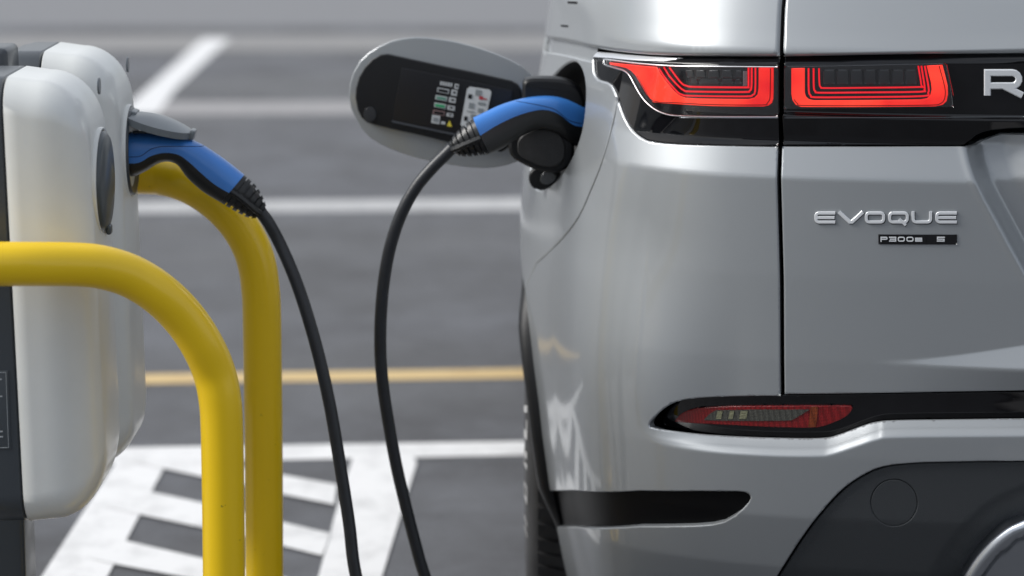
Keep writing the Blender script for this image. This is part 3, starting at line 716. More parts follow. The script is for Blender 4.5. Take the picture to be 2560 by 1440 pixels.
RR = refl_mat('red_reflector', (.22, .004, .006)); RC = refl_mat('clear_reflector', (.07, .07, .06)); RA = refl_mat('amber_patch', (.20, .035, .005))
refl = catmull(Z6([(275, 243), (300, 210), (345, 182), (420, 162), (560, 152), (700, 148), (1150, 145), (1400, 146), (1433, 152), (1436, 170), (1410, 205), (1365, 235), (1300, 262), (1240, 282), (1180, 290), (1040, 289), (900, 285), (600, 270), (400, 260), (285, 251)]), 3, True)
FAC = mat('pale_facet', (.22, .22, .14), rough=.3, metal=.5, bump=.6, bscale=500)
rf = panel('reflector', A(refl, feat=False), RR, off=-.003, res=.007, r=.0012, flange=.006, mirror='no', feat=False)
panel('clear_window', A(Z6([(465, 237), (500, 200), (545, 172), (800, 168), (1160, 168), (1100, 205), (1040, 240), (800, 243)]), feat=False), RC, off=-.0018, res=.007, r=0, flange=.001, mirror='no', feat=False, parent=rf)
panel('amber_window', A(Z6([(1165, 150), (1215, 150), (1200, 282), (1150, 284)]), feat=False), RA, off=-.0018, res=.007, r=0, flange=.001, mirror='no', feat=False, parent=rf)

for x0_, x1_ in ((1790, 1803), (1821, 1832), (1848, 1866)):
    panel('lens_facet', A([(x0_+3, 1028), (x1_+3, 1028), (x1_-1, 1048), (x0_-1, 1048)], feat=False), FAC, off=-.001, res=.006, r=0, flange=.001, mirror='no', feat=False, parent=rf, step=.004)
# ---- lower cladding, tow cover, skid trim
cl_ol = [(p[0]-.002, p[1]-.0025) for p in ctq]
cap = [(2235+58.5*math.cos(a), 1260+58.5*math.sin(a)) for a in np.linspace(0, 2*math.pi, 49)[:-1]]
capq = A(cap)
skid = [(2700, 1262), (2630, 1275), (2560, 1301), (2519, 1322), (2480, 1353), (2441, 1396), (2413, 1440), (2395, 1480)]
skq = A(skid, n=4, closed=False)
def clad_off(s, z):
    e = np.interp(-np.abs(s), -ctq[:, 0], ctq[:, 1]); d_ = np.clip((e-z), 0, .2)
    t_ = 1-segdist(np.stack([np.abs(np.ravel(s)), np.ravel(z)], 1), skq, False).reshape(np.shape(s))/.05
    return -.002-.004*np.clip(1-d_/.012, 0, 1)-.018*smooth01(t_)
ol = [(0, cl_ol[0][1])]+cl_ol+[(ctq[-1, 0]+.02, zb-.02), (skq[-1, 0]-.006, zb-.02)]+[(p[0]-.006, p[1]-.006) for p in skq[::-1]]+[(0, skq[0, 1]-.002)]
panel('lower_cladding', ol, CLAD, holes=[capq], res=.007, r=.002, flange=.01, mirror='copy', offf=clad_off)
cen = capq.mean(0)
panel('tow_eye_cover', cen+(capq-cen)*.985, CLAD, off=-.0004, res=.007, r=.001, flange=.006, mirror='no', offf=clad_off)
ol = [(-.0, skq[0, 1]+.004)]+[tuple(p) for p in skq]+[(skq[-1, 0], .20), (0, .20)]
panel('skid_trim', ol, SATIN, off=.012, res=.008, r=.011, flange=.03, mirror='join', offf=lambda s, z: -.014*smooth01((segdist(np.stack([np.abs(np.ravel(s)), np.ravel(z)], 1), skq, False).reshape(np.shape(s))-.017)/.010))

# ---- badges
SIL = mat('badge_silver', (.70, .72, .74), rough=.38, metal=.25, coat=.6)
def strokes(paths, w_, m, name, parent, base_off, thick, feat=True, inv=inv):
    """wide capital built of thick strokes; paths are polylines in photo pixels"""
    V = []; Fc = []
    for pth in paths:
        P = np.array(pth, float); n = len(P)
        L_, R_ = [], []
        for i in range(n):
            a = P[i]-P[i-1] if i else P[1]-P[0]; b = P[i+1]-P[i] if i < n-1 else a
            a = a/np.hypot(*a); b = b/np.hypot(*b); na = np.array([-a[1], a[0]]); nb = np.array([-b[1], b[0]])
            nn = na+nb; nn /= max(np.hypot(*nn), .5); k = 1/max(.5, nn@na); L_.append(P[i]+nn*w_/2*k); R_.append(P[i]-nn*w_/2*k)
        q = np.vstack([L_, R_]); cpt = np.array(P)
        bot = S(*inv(q, base_off, feat).T, base_off-.001, feat)
        mid = S(*inv(q, base_off, feat).T, base_off+thick*.7, feat)
        qi = np.vstack([np.array(L_)*.72+cpt*.28, np.array(R_)*.72+cpt*.28]); top = S(*inv(qi, base_off, feat).T, base_off+thick, feat)
        o0 = len(V); V += list(bot)+list(mid)+list(top); k = 2*n
        def id_(lay, side, i): return o0+lay*k+side*n+i
        for i in range(n-1):
            Fc.append((id_(2, 0, i), id_(2, 0, i+1), id_(2, 1, i+1), id_(2, 1, i)))
            for lay in (0, 1):
                Fc.append((id_(lay, 0, i), id_(lay, 0, i+1), id_(lay+1, 0, i+1), id_(lay+1, 0, i)))
                Fc.append((id_(lay, 1, i+1), id_(lay, 1, i), id_(lay+1, 1, i), id_(lay+1, 1, i+1)))
        for i in (0, n-1):
            for lay in (0, 1): Fc.append((id_(lay, 0, i), id_(lay, 1, i), id_(lay+1, 1, i), id_(lay+1, 0, i)))
    bm = bmesh.new(); vs_ = [bm.verts.new(v) for v in V]
    for f in Fc: bm.faces.new([vs_[i] for i in f])
    return bm_obj(name, bm, m, parent, smooth=False)
def rr_arc(cx, cy, r, a0, a1, n=5): return [(cx+r*math.cos(R(a)), cy+r*math.sin(R(a))) for a in np.linspace(a0, a1, n)]
def letter(ch, x0, x1, y0, y1, w_):
    h = w_/2; X0, X1, T, B = x0+h, x1-h, y0+h, y1-h; M = (T+B)/2; r = (y1-y0)*.26
    tl = rr_arc(X0+r, T+r, r, 270, 180); bl = rr_arc(X0+r, B-r, r, 180, 90); br = rr_arc(X1-r, B-r, r, 90, 0); tr = rr_arc(X1-r, T+r, r, 360, 270)
    if ch == 'E': return [[(x1, T)]+tl+bl+[(x1, B)], [(X0, M), (x1-2, M)]]
    if ch == 'V': return [[(x0+w_*.4, y0+1), ((x0+x1)/2-w_*.35, B), ((x0+x1)/2+w_*.35, B), (x1-w_*.4, y0+1)]]
    if ch == 'O' or ch == '0': return [tl+bl+br+tr+[tl[0]]]
    if ch == 'Q': return [tl+bl+br+tr+[tl[0]], [((x0+x1)/2+2, M+3), (x1-w_, y1+4)]]
    if ch == 'U': return [[(X0, y0)]+bl+br+[(X1, y0)]]
    if ch == 'R': return [[(X0, y1), (X0, T)]+rr_arc(X1-(M+h-T)/2, T+(M+h-T)/2, (M+h-T)/2, 270, 450, 8)+[(X0, M+h)], [((x0+x1)/2, M+h), (x1, y1)]]
    if ch == 'P': return [[(X0, y1), (X0, T)]+rr_arc(X1-(M-T)/2, T+(M-T)/2, (M-T)/2, 270, 450, 7)+[(X0, M)]]
    if ch == '3': return [[(x0, T), (X1, T), (X1, B), (x0, B)], [(x0+w_*.6, M), (X1, M)]]
    if ch == 'e': return [[(X0, M), (X1, M), (X1, T), (X0, T), (X0, B), (x1, B)]]
    if ch == 'S': return [[(x1, T), (X0, T), (X0, M), (X1, M), (X1, B), (x0, B)]]
    if ch == 'A': return [[(x0, y1), ((x0+x1)/2, T), (x1, y1)], [(x0+(x1-x0)*.22, y1-(y1-y0)*.3), (x1-(x1-x0)*.22, y1-(y1-y0)*.3)]]
    if ch == 'N': return [[(X0, y1), (X0, T), (X1, B), (X1, y0)]]
    if ch == 'G': return [[(x1, T)]+tl+bl+[(X1, B), (X1, M), ((x0+x1)/2, M)]]
badge = bpy.data.objects.new('badge', None); C.objects.link(badge); badge.parent = car
for ch, a, b in (('E', 2036.5, 2088.5), ('V', 2094, 2161), ('O', 2162, 2213), ('Q', 2220.5, 2272), ('U', 2279, 2330.5), ('E', 2338, 2392)):
    strokes(letter(ch, a, b, 528.7, 558.7, 7.6 if ch != 'V' else 8.5), 7.6 if ch != 'V' else 9.5, SIL, 'letter', badge, .0006, .0025)
    strokes([[(x+1.2, y+1.4) for x, y in p] for p in letter(ch, a, b, 528.7, 558.7, 7.6)], 8.6, BLACK_PLASTIC, 'letter_shadow', badge, .0002, .0012)  # dark copy, shifted down and right, draws each letter's shadow edge
bp_ = panel('engine_badge', A([(2196, 585.5), (2392.5, 586), (2392.5, 611), (2196, 610.5)]), BLACK_GLOSS, off=.0018, res=.006, r=.0006, flange=.003, mirror='no', step=.004)
x = 2201
for ch in 'P300e':
    wd = 19.5; strokes(letter(ch, x, x+wd-1, 591.5 if ch != 'e' else 594, 604.5, 3.6), 2.9, SIL, 'letter', bp_, .0020, .001); x += 21.6
strokes(letter('S', 2342, 2362, 591.5, 604.5, 3.6), 2.9, SIL, 'letter', bp_, .0020, .001)
strip('seam', A([(2315, 586), (2315, 610)]), .0008, BLACK_DEEP, off=.0018, parent=bp_, thick=.0006)
nb = bpy.data.objects.new('name_badge', None); C.objects.link(nb); nb.parent = car
_n0 = inv([(2460, 205), (2556, 205)])
def lin(pts, off=0., feat=False):
    pts = np.asarray(pts, float); k = (_n0[1]-_n0[0])/96.
    return np.stack([_n0[0, 0]+(pts[:, 0]-2460)*k[0], _n0[0, 1]-(pts[:, 1]-205)/1800.], 1)
x = 2459.5
for i_, ch in enumerate('RANGE ROVER'):
    if ch != ' ': strokes(letter(ch, x, x+96, 172.5, 238, 17.5), 17, SIL, 'letter', nb, -.0035, .004, False, inv if i_ == 0 else lin)
    x += 113 if ch != ' ' else 62
for o in [o for o in list(car.children) if o.name.split('.')[0] in ('tail_light', 'reflector')]:
    c_ = o.copy(); C.objects.link(c_); c_.parent = car; c_.scale = (-1, 1, 1)
    for ch_ in list(o.children):
        d_ = ch_.copy(); C.objects.link(d_); d_.parent = c_

# ---- glass, roof, front of the car (outside the picture)
GLASSM = mat('car_glass', (.01, .012, .014), rough=.05, coat=1.)
def sweep_band(name, z0, z1, s0, s1, m, nz_=8, off=0.):
    ss = np.linspace(s0, s1, 140); zz = np.linspace(z0, z1, nz_+1); V = []; Fc = []
    for z in zz:
        V += list(S(ss, np.full_like(ss, z), off, False))
    n = len(ss)
    for j in range(nz_):
        for i in range(n-1): Fc.append((j*n+i, (j+1)*n+i, (j+1)*n+i+1, j*n+i+1))
    V = np.array(V); k = len(V); V = np.vstack([V, V*[-1, 1, 1]]); Fc += [tuple(i+k for i in f[::-1]) for f in Fc]
    return mesh_obj(name, V, Fc, m, car)
sweep_band('window_band', 1.238, 1.56, 0, SMAX-.55, GLASSM)
sweep_band('front_body', .28, lip_z[0]-gz, 2.56, SMAX, PAINT)
sweep_band('shoulder', lip_z[0], 1.235, 1.754, SMAX, PAINT)
def roof():
    ss = np.linspace(0, SMAX-.55, 120); P = S(ss, np.full_like(ss, 1.56), 0, False); V = []; Fc = []
    for k, (f, dz) in enumerate(((1, 0), (.96, .03), (.85, .055), (.5, .07), (0, .075))):
        Q = P.copy(); Q[:, 0] *= f; Q[:, 2] += dz; V += list(Q)
    n = len(ss)
    for j in range(4):
        for i in range(n-1): Fc.append((j*n+i, (j+1)*n+i, (j+1)*n+i+1, j*n+i+1))
    V = np.array(V); k = len(V); V = np.vstack([V, V*[-1, 1, 1]]); Fc += [tuple(i+k for i in f[::-1]) for f in Fc]
    mesh_obj('roof', V, Fc, PAINT, car)
    # bonnet
    ss = np.linspace(SMAX-1.15, SMAX, 60); P = S(ss, np.full_like(ss, 1.235), 0, False); V = list(P)+list(P*[.6, 1, 1]+[0, 0, .04])+list(P*[0, 1, 1]+[0, 0, .05]); n = 60; Fc = []
    for j in range(2):
        for i in range(n-1): Fc.append((j*n+i, (j+1)*n+i, (j+1)*n+i+1, j*n+i+1))
    V = np.array(V); k = len(V); V = np.vstack([V, V*[-1, 1, 1]]); Fc += [tuple(i+k for i in f[::-1]) for f in Fc]
    mesh_obj('bonnet', V, Fc, PAINT, car)
roof()
bm_obj('underbody', box_bm(-.80, .80, .22, 4.1, .20, .32), BLACK_DEEP, car, smooth=False)

# ---- wheel arches, wheels
GREYL = mat('dusty_white_letter', (.38, .38, .38), rough=.6)
def wheel(dpos, side):
    wo = bpy.data.objects.new('wheel', None); C.objects.link(wo); wo.parent = car
    x_out = .947*side
    wo.location = (x_out, dpos, .372); sg = 1 if side < 0 else -1     # +x local goes inboard for left wheel
    # tyre profile (x inboard, r)
    pr = [(.015, .245), (.004, .262), (-.001, .285), (-.002, .31), (.003, .335), (.012, .350), (.022, .3575), (.034, .3615), (.075, .365), (.117, .366), (.16, .365), (.20, .3615), (.212, .3575), (.222, .350), (.231, .335), (.236, .31), (.232, .26), (.22, .245)]
    V = []; Fc = []; n = 96; K = len(pr)
    for i in range(n):
        a = 2*math.pi*i/n
        for x, r in pr: V.append((sg*x, r*math.cos(a), r*math.sin(a)))
    for i in range(n):
        for k in range(K-1): a = i*K+k; b = ((i+1) % n)*K+k; Fc.append((a, a+1, b+1, b) if sg > 0 else (b, b+1, a+1, a))
    ty = mesh_obj('tyre', V, Fc, RUBBER, wo)
    # tread blocks: lateral shoulder blocks and centre ribs
    bmt = bmesh.new()
    for i in range(74):
        a = 2*math.pi*i/74; 
        for (x0, x1, rr, h, sk, fr) in ((.020, .072, .3595, .0095, .02, .72), (.164, .216, .3595, .0095, -.02, .72), (.082, .112, .365, .008, .05, .86), (.122, .154, .365, .008, -.05, .86)):
            da = 2*math.pi/74*fr; vs_ = []
            for lay in (0, 1):
                for xx, aa in ((x0, a), (x1, a+sk), (x1, a+sk+da), (x0, a+da)):
                    drop = .006 if xx in (.020, .216) else 0
                    r_ = rr-.004 if lay == 0 else rr+h-drop
                    vs_.append(bmt.verts.new((sg*xx, r_*math.cos(aa), r_*math.sin(aa))))
            for f in ((4, 5, 6, 7), (0, 1, 5, 4), (1, 2, 6, 5), (2, 3, 7, 6), (3, 0, 4, 7)): bmt.faces.new([vs_[j] for j in f])
    tr_ = bm_obj('tread', bmt, RUBBER, wo, smooth=False); tr_['kind'] = 'stuff'
    # rim
    bmr = bmesh.new()
    V = []; prr = [(.02, .250), (.012, .246), (.016, .238), (.05, .232), (.12, .225), (.21, .235)]
    rings = [[bmr.verts.new((sg*x, r*math.cos(2*math.pi*i/64), r*math.sin(2*math.pi*i/64))) for i in range(64)] for x, r in prr]
    for a, b in zip(rings, rings[1:]):
        for i in range(64): bmr.faces.new((a[i], a[(i+1) % 64], b[(i+1) % 64], b[i]))
    for k in range(5):
        for dlt in (-.13, .13):
            a = 2*math.pi*k/5; pts = [Vector((sg*.04, .05*math.cos(a), .05*math.sin(a))), Vector((sg*.025, .15*math.cos(a+dlt*.8), .15*math.sin(a+dlt*.8))), Vector((sg*.03, .236*math.cos(a+dlt), .236*math.sin(a+dlt)))]
            tube(bmr, pts, [.022, .015, .013], 8)
    tube(bmr, [Vector((sg*.02, 0, 0)), Vector((sg*.09, 0, 0))], [.06, .065], 32)
    bm_obj('rim', bmr, SATIN, wo, sharp=40)
    if side < 0:
        # raised white lettering on the sidewall, running up the rear edge
        def arcblk(a0, a1, r0, r1):
            bml = bmesh.new()
            vs_ = []
            nn = max(2, int((a1-a0)/2)+1)
            ro = [[bml.verts.new((float(np.interp(r_, [.285, .31, .335, .35], [-.001, -.002, .003, .012]))-.0012, -r_*math.cos(R(a)), r_*math.sin(R(a)))) for a in np.linspace(a0, a1, nn)] for r_ in (r0, r1)]
            for i in range(nn-1): bml.faces.new((ro[0][i], ro[0][i+1], ro[1][i+1], ro[1][i]))
            bm_obj('lettering', bml, GREYL, ty, smooth=False)
        for a0, a1 in ((10, 12), (2.5, 5), (-3, -1), (-6, -4.5), (-12, -11), (-16.5, -15)):
            arcblk(a0, a1, .308, .336)
        for a0, a1, r0, r1 in ((-16.5, -11, .330, .336), (-16.5, -11, .308, .314), (-6, -1, .308, .314), (2.5, 8, .330, .336), (-24, -23, .308, .336), (-28, -27, .308, .336)): arcblk(a0, a1, r0, r1)
for dpos in (ARC_D, 3.5):
    for side in (-1, 1): wheel(dpos, side)
def arch_trim(side):
    V = []; Fc = []; an = np.linspace(R(-22), R(202), 70); pr = [(.0, -.02), (.0, .015), (.003, .018), (.009, .017), (.016, .009), (.020, -.004)]
    for a in an:
        for dr, hh in pr:
            rad = ARC_R-.006+dr; d = ARC_D-rad*math.cos(a); z = ARC_Z+rad*math.sin(a)
            fade = float(smooth01((.66-z)/.10)*smooth01((z-.24)/.1))
            p = S(np.array(s_d(d)), np.array(z), hh*(.10+.75*fade)-(.003*(1-fade)) if hh > 0 else hh, False); V.append(p*[1 if side < 0 else -1, 1, 1])
    K = len(pr)
    for i in range(len(an)-1):
        for k in range(K-1): a = i*K+k; Fc.append((a, a+K, a+K+1, a+1) if side < 0 else (a+1, a+K+1, a+K, a))
    mesh_obj('arch_trim', V, Fc, BLACK_PLASTIC, car)
    # liner
    V = []; Fc = []
    an = np.linspace(R(-25), R(205), 50)
    for a in an:
        for x in (0, .60):
            rad = ARC_R+.002; dq = ARC_D-rad*math.cos(a); zq = ARC_Z+rad*math.sin(a)
            if x == 0: x = -float(S(np.array(s_d(dq)), np.array(zq), -.006, False)[0])
            V.append((x*side, ARC_D-rad*math.cos(a), ARC_Z+rad*math.sin(a)))
    for i in range(len(an)-1): Fc.append((2*i, 2*i+1, 2*i+3, 2*i+2))
    mesh_obj('arch_liner', V, Fc, BLACK_DEEP, car)
arch_trim(-1); arch_trim(1)

# ================================================================== CHARGING INLET AND FLAP
# bowl behind the opening
lp = resample(flap_loop(1.0, 64), .008); Pn = Nrm(lp[:, 0], lp[:, 1], lambda s, z: S(s, z))
P0 = S(lp[:, 0], lp[:, 1]); cenP = P0.mean(0); nm = Pn.mean(0); nm /= np.linalg.norm(nm)
V = []; Fc = []; n = len(lp)
for k, (dp, sc_) in enumerate(((.003, 1.005), (.012, .985), (.03, .95), (.065, .90), (.07, .7), (.07, .0))):
    V += list((cenP+(P0-cenP)*sc_-nm*dp))
for j in range(5):
    for i in range(n): Fc.append((j*n+i, j*n+(i+1) % n, (j+1)*n+(i+1) % n, (j+1)*n+i))
mesh_obj('inlet_bowl', V, Fc, BLACK_PLASTIC, car)
def to_car(P): return [tuple(w2l(np.array(p))) for p in P]
def pxsheet(name, px, Y, m, thick, parent, bev=.002, tilt=0., dome=0., res=.02, offY=0., x0=None):
    """solid plate seen face-on: outline at distance Y (leaning by tilt m per m in x), given real thickness and bevelled"""
    pts = []
    base = W(px[0][0], px[0][1], Y)
    for a, b in px:
        p = W(a, b, Y)
        yy = Y+tilt*(p.x-(x0 if x0 is not None else p.x)); p = W(a, b, yy); pts.append(p)
    bm = bmesh.new(); n_ = Vector((tilt, -1, 0)).normalized() if True else None
    front = [bm.verts.new(w2l(np.array(p+n_*offY))) if parent is car or parent.parent is car else bm.verts.new(p+n_*offY) for p in pts]
    f = bm.faces.new(front); 
    r = bmesh.ops.extrude_face_region(bm, geom=[f]); vs_ = [v for v in r['geom'] if isinstance(v, bmesh.types.BMVert)]
    back = w2l(np.array(W(1280, 300, 4)-n_*thick))-w2l(np.array(W(1280, 300, 4)))
    for v in vs_: v.co += Vector(back)
    if bev > 0:
        bmesh.ops.recalc_face_normals(bm, faces=bm.faces)
        es = [e for e in bm.edges if e.calc_face_angle(0) > R(50)]
        bmesh.ops.bevel(bm, geom=es, offset=bev, segments=3, affect='EDGES', profile=.6)
    return bm_obj(name, bm, m, parent, sharp=35)
XH = .03; TL = -.10
FLAP_OUT = Z3([(105, 600), (112, 500), (140, 400), (200, 300), (270, 235), (350, 185), (450, 140), (550, 118), (650, 108), (750, 112), (900, 130), (1000, 150), (1150, 190), (1300, 240), (1420, 290), (1520, 345), (1600, 415), (1640, 520), (1650, 650), (1640, 800), (1610, 950), (1560, 1060), (1500, 1120), (1400, 1155), (1300, 1175), (1200, 1180), (1100, 1175), (950, 1157), (800, 1130), (650, 1095), (500, 1045), (350, 980), (270, 925), (210, 860), (160, 770), (120, 690)])
flap = pxsheet('charging_flap', FLAP_OUT, 4.05, PAINT, .006, car, .0024, TL, x0=XH)
FLAP_IN = Z3([(165, 600), (170, 520), (195, 430), (240, 350), (300, 285), (370, 248), (430, 242), (500, 258), (700, 302), (900, 345), (1100, 385), (1300, 430), (1440, 462), (1490, 492), (1520, 545), (1530, 650), (1500, 900), (1440, 1000), (1300, 1020), (1100, 995), (900, 955), (700, 905), (500, 862), (330, 822), (260, 800), (215, 760), (185, 700)])
liner = pxsheet('flap_liner', FLAP_IN, 4.05, BLACK_PLASTIC, .010, flap, .003, TL, offY=.010, x0=XH)
def pf(name, z3, m, off, th=.001, bev=0.): return pxsheet(name, Z3(z3), 4.05, m, th, flap, bev, TL, offY=off, x0=XH)
pf('liner_panel', [(548, 352), (900, 420), (1280, 500), (1450, 540), (1400, 950), (1100, 905), (800, 845), (468, 778)], mat('black_panel', (.006, .006, .008), rough=.3), .0115, .002, .0008)
pf('panel_edge', [(468, 780), (800, 850), (1100, 912), (1100, 930), (800, 868), (466, 798)], mat('dark_grey_edge', (.05, .055, .065), rough=.35), .0118, .002)
pf('screw_cap', [(285+52*math.cos(a), 735+62*math.sin(a)) for a in np.linspace(0, 2*math.pi, 25)[:-1]], mat('cap_grey', (.02, .022, .026), rough=.4), .0112, .002, .0005)
ST = mat('white_sticker', (.52, .54, .55), rough=.45, var=.05); GREYP = mat('grey_print', (.22, .24, .25), rough=.5); GRN = mat('green_print', (.02, .30, .12), rough=.5); GRN2 = mat('pale_green_print', (.10, .25, .19), rough=.5); REDP = mat('red_print', (.40, .03, .04), rough=.5); BRN = mat('brown_print', (.22, .14, .14), rough=.5); YELP = mat('yellow_print', (.65, .55, .05), rough=.5); LG = mat('light_print', (.45, .47, .48), rough=.5)
stk = pf('sticker', [(1102, 505), (1262, 530), (1278, 548), (1274, 575), (1215, 850), (1200, 862), (1040, 832), (1028, 815), (1080, 525)], ST, .0132, .001)
def rect(cx, cy, w_, h_, sk=.13): return [(cx-w_/2+sk*h_/2, cy-h_/2-.12*w_), (cx+w_/2+sk*h_/2, cy-h_/2+.06*w_), (cx+w_/2-sk*h_/2, cy+h_/2+.06*w_), (cx-w_/2-sk*h_/2, cy+h_/2-.12*w_)]
def ic(cx, cy, w_, h_, m, name='status_icon', o=.0128): pf(name, rect(cx, cy, w_, h_), m, o, .0008)
for k in range(5): ic(868+k*21, 478+k*3.5, 15, 30, LG)
for cx, cy, mm, inn in ((885, 541, LG, (.02, .02, .025)), (870, 602, GRN2, None), (860, 663, LG, None), (850, 722, BRN, None)):
    ic(cx, cy, 95, 36, LG if mm is not BRN else BRN)
    ic(cx, cy, 78, 22, {541: BLACK_PLASTIC, 602: GRN2, 663: GRN, 722: BLACK_PLASTIC}[cy], o=.0133)
ic(825, 775, 66, 66, LG); ic(825, 775, 40, 34, GREYP, o=.0133)
ic(885, 802, 34, 22, LG)
pf('warning_icon', [(937, 780), (957, 832), (915, 826)], YELP, .0130, .0008)
for cx, cy, w_, h_ in ((995, 505, 34, 40), (975, 557, 48, 46), (960, 617, 56, 40), (950, 681, 60, 36), (940, 738, 54, 28)):
    ic(cx, cy, w_, h_, LG)
    ic(cx+2, cy-3, w_*.45, h_*.35, BLACK_PLASTIC, o=.0133)
for cx, cy, w_, h_, mm in ((1105, 585, 30, 34, BLACK_PLASTIC), (1172, 555, 46, 46, GREYP), (1195, 598, 30, 26, REDP), (1225, 606, 32, 10, REDP), (1200, 645, 60, 20, GREYP), (1115, 660, 40, 44, GREYP), (1110, 710, 60, 8, GREYP), (1190, 700, 40, 34, GREYP), (1130, 748, 40, 30, GREYP), (1070, 765, 26, 34, BLACK_PLASTIC), (1165, 800, 50, 26, GREYP), (1090, 800, 20, 20, GREYP), (1200, 740, 44, 8, GREYP)):
    ic(cx, cy, w_, h_, mm, o=.0140)
# hinge arm, rubber caps
def blob(name, px, Y, th, m, parent, bev): return pxsheet(name, px, Y, m, th, parent, bev)
blob('hinge_arm', catmull([(1306, 232), (1308, 206), (1325, 197), (1360, 196), (1395, 198), (1425, 205), (1448, 222), (1462, 250), (1462, 300), (1440, 320), (1380, 300), (1330, 290), (1308, 262)], 3, True), 3.935, .05, BLACK_PLASTIC, car, .010)
capo = catmull([(1271, 368), (1276, 340), (1300, 318), (1340, 305), (1390, 305), (1425, 330), (1437, 370), (1430, 410), (1405, 430), (1375, 434), (1340, 427), (1300, 408), (1278, 392)], 3, True)
sc_o = blob('socket_cap', capo, 3.93, .030, BLACK_PLASTIC, car, .010)
ci = capo.mean(0); blob('cap_rim', ci+(capo-ci)*.72, 3.93, .012, RUBBER, sc_o, .003).location = Vector((0, -.004, 0))
blob('inlet_ring', catmull([(1326, 430), (1322, 450), (1332, 470), (1352, 474), (1375, 466), (1392, 450), (1402, 432), (1380, 422), (1345, 420)], 3, True), 4.0, .02, BLACK_PLASTIC, car, .004)
blob('inlet_clip', catmull([(1362, 428), (1392, 440), (1384, 455), (1364, 462), (1350, 452)], 2, True), 3.985, .006, mat('grey_clip', (.06, .065, .07), rough=.25, coat=.5), car, .001)
blob('cap_catch', catmull([(1226, 352), (1240, 376), (1255, 380), (1272, 366), (1280, 350), (1255, 340)], 3, True), 3.945, .02, BLACK_PLASTIC, car, .004)

# ================================================================== CHARGE POINTS
UNIT_W = mat('white_charger_shell', (.66, .675, .66), rough=.30, coat=.3, coat_rough=.15, var=.035, vscale=9)
UNIT_D = mat('dark_grey_shell', (.035, .043, .052), rough=.38, coat=.3, coat_rough=.2, bump=.06, bscale=300)
LIDM = mat('grey_socket_lid', (.15, .17, .185), rough=.35, coat=.2)
LIDD = mat('slate_socket_lid', (.05, .062, .070), rough=.4, coat=.15)
def rrect(hy, hz, rc, n=10, top=0, bot=0):
    out = []
    for (cy, cz, a0) in ((hy-rc, hz-rc, 0), (-hy+rc, hz-rc, 90), (-hy+rc, -hz+rc, 180), (hy-rc, -hz+rc, 270)):
        for k in range(n+1): a = R(a0+90*k/n); out.append((cy+rc*math.cos(a), cz+rc*math.sin(a)))
    return out
def unit(loc, zlo, zhi, label, rb=.088):
    """wall-box charger: socket face looks along +X. origin at its centre on the seam plane"""
    e = empty('charge_point', loc, label, 'charger', 'twin charge points on the dark post')
    H = (zhi-zlo)/2; hy = .108; x_f = .104
    def shell(sections, m, name, closeA, closeB):
        bm = bmesh.new(); rings = []
        for (x, iy, izt, izb, rc) in sections:
            ring = []
            for (y, z) in rrect(hy-iy, H, rc):
                zz = z*(H-(izt if z > 0 else izb))/H; xx = x+.005*(-(zz/H))  # slight lean
                ring.append(bm.verts.new((xx, y, zz)))
            rings.append(ring)
        for a, b in zip(rings, rings[1:]):
            for i in range(len(a)): bm.faces.new((a[i], a[(i+1) % len(a)], b[(i+1) % len(a)], b[i]))
        if closeA: bm.faces.new(rings[0])
        if closeB: bm.faces.new(rings[-1][::-1])
        return bm_obj(name, bm, m, e, sharp=50)
    secs = [(0.0005, .0015, .0015, .0015, .045), (.002, 0, 0, 0, .045), (.018, 0, .002, .001, .047), (.034, 0, .004, .002, .05)]
    for k in range(1, 15):
        a = R(90*k/14); s_ = math.sin(a); c_ = 1-math.cos(a)
        secs.append((.034+(x_f-.034)*s_, .045*c_, .004+.074*c_, .002+rb*c_, .05-.018*c_))
    for k, f in enumerate((.25, .5, .75, .93)): secs.append((x_f+.004*f, .045+(.062)*f, .078+(H-.082)*f, rb+.002+(H-rb-.006)*f, .032*(1-f)+.0005))
    shell(secs, UNIT_W, 'front_cover', True, True)
    bs = [(-.062, .02, .028, .03, .04), (-.060, .008, .012, .014, .045), (-.052, .002, .004, .004, .045), (-.035, 0, 0, 0, .045), (-.003, 0, 0, 0, .045), (-.001, .003, .003, .003, .045), (.0, .004, .004, .004, .045)]
    shell(bs, UNIT_D, 'back_shell', True, True)
    return e, x_f, H
zt1 = W(100, 163, 3.54).z; zb1 = W(100, 1306, 3.39).z
X1 = W(22, 500, 3.36).x
u1, xf, H1 = unit((X1, 3.468, (zt1+zb1)/2), zb1, zt1, 'white rounded charge point nearest the camera with its socket lid shut')
zt2 = W(150, 104, 3.88).z; zb2 = W(230, 1170, 3.74).z
X2 = -.552-xf+.003
u2, _, H2 = unit((X2, 3.81, (zt2+zb2)/2), zb2, zt2, 'white rounded charge point behind the first, with the blue plug in its socket', .060)
def lathe_disc(prof_, n=40, sy=1., sz=1.):
    bm = bmesh.new(); rings = []
    for (x, r) in prof_:
        if r < 1e-6: rings.append([bm.verts.new((x, 0, 0))]); continue
        rings.append([bm.verts.new((x, r*sy*math.cos(2*math.pi*i/n), r*sz*math.sin(2*math.pi*i/n))) for i in range(n)])
    for a, b in zip(rings, rings[1:]):
        for i in range(n):
            if len(b) == 1: bm.faces.new((a[i], a[(i+1) % n], b[0]))
            elif len(a) == 1: bm.faces.new((a[0], b[(i+1) % n], b[i]))
            else: bm.faces.new((a[i], a[(i+1) % n], b[(i+1) % n], b[i]))
    return bm
def at_face(u, z_px, px_y, Yc):
    p = W(px_y[0], px_y[1], Yc); return p.z-u.location.z
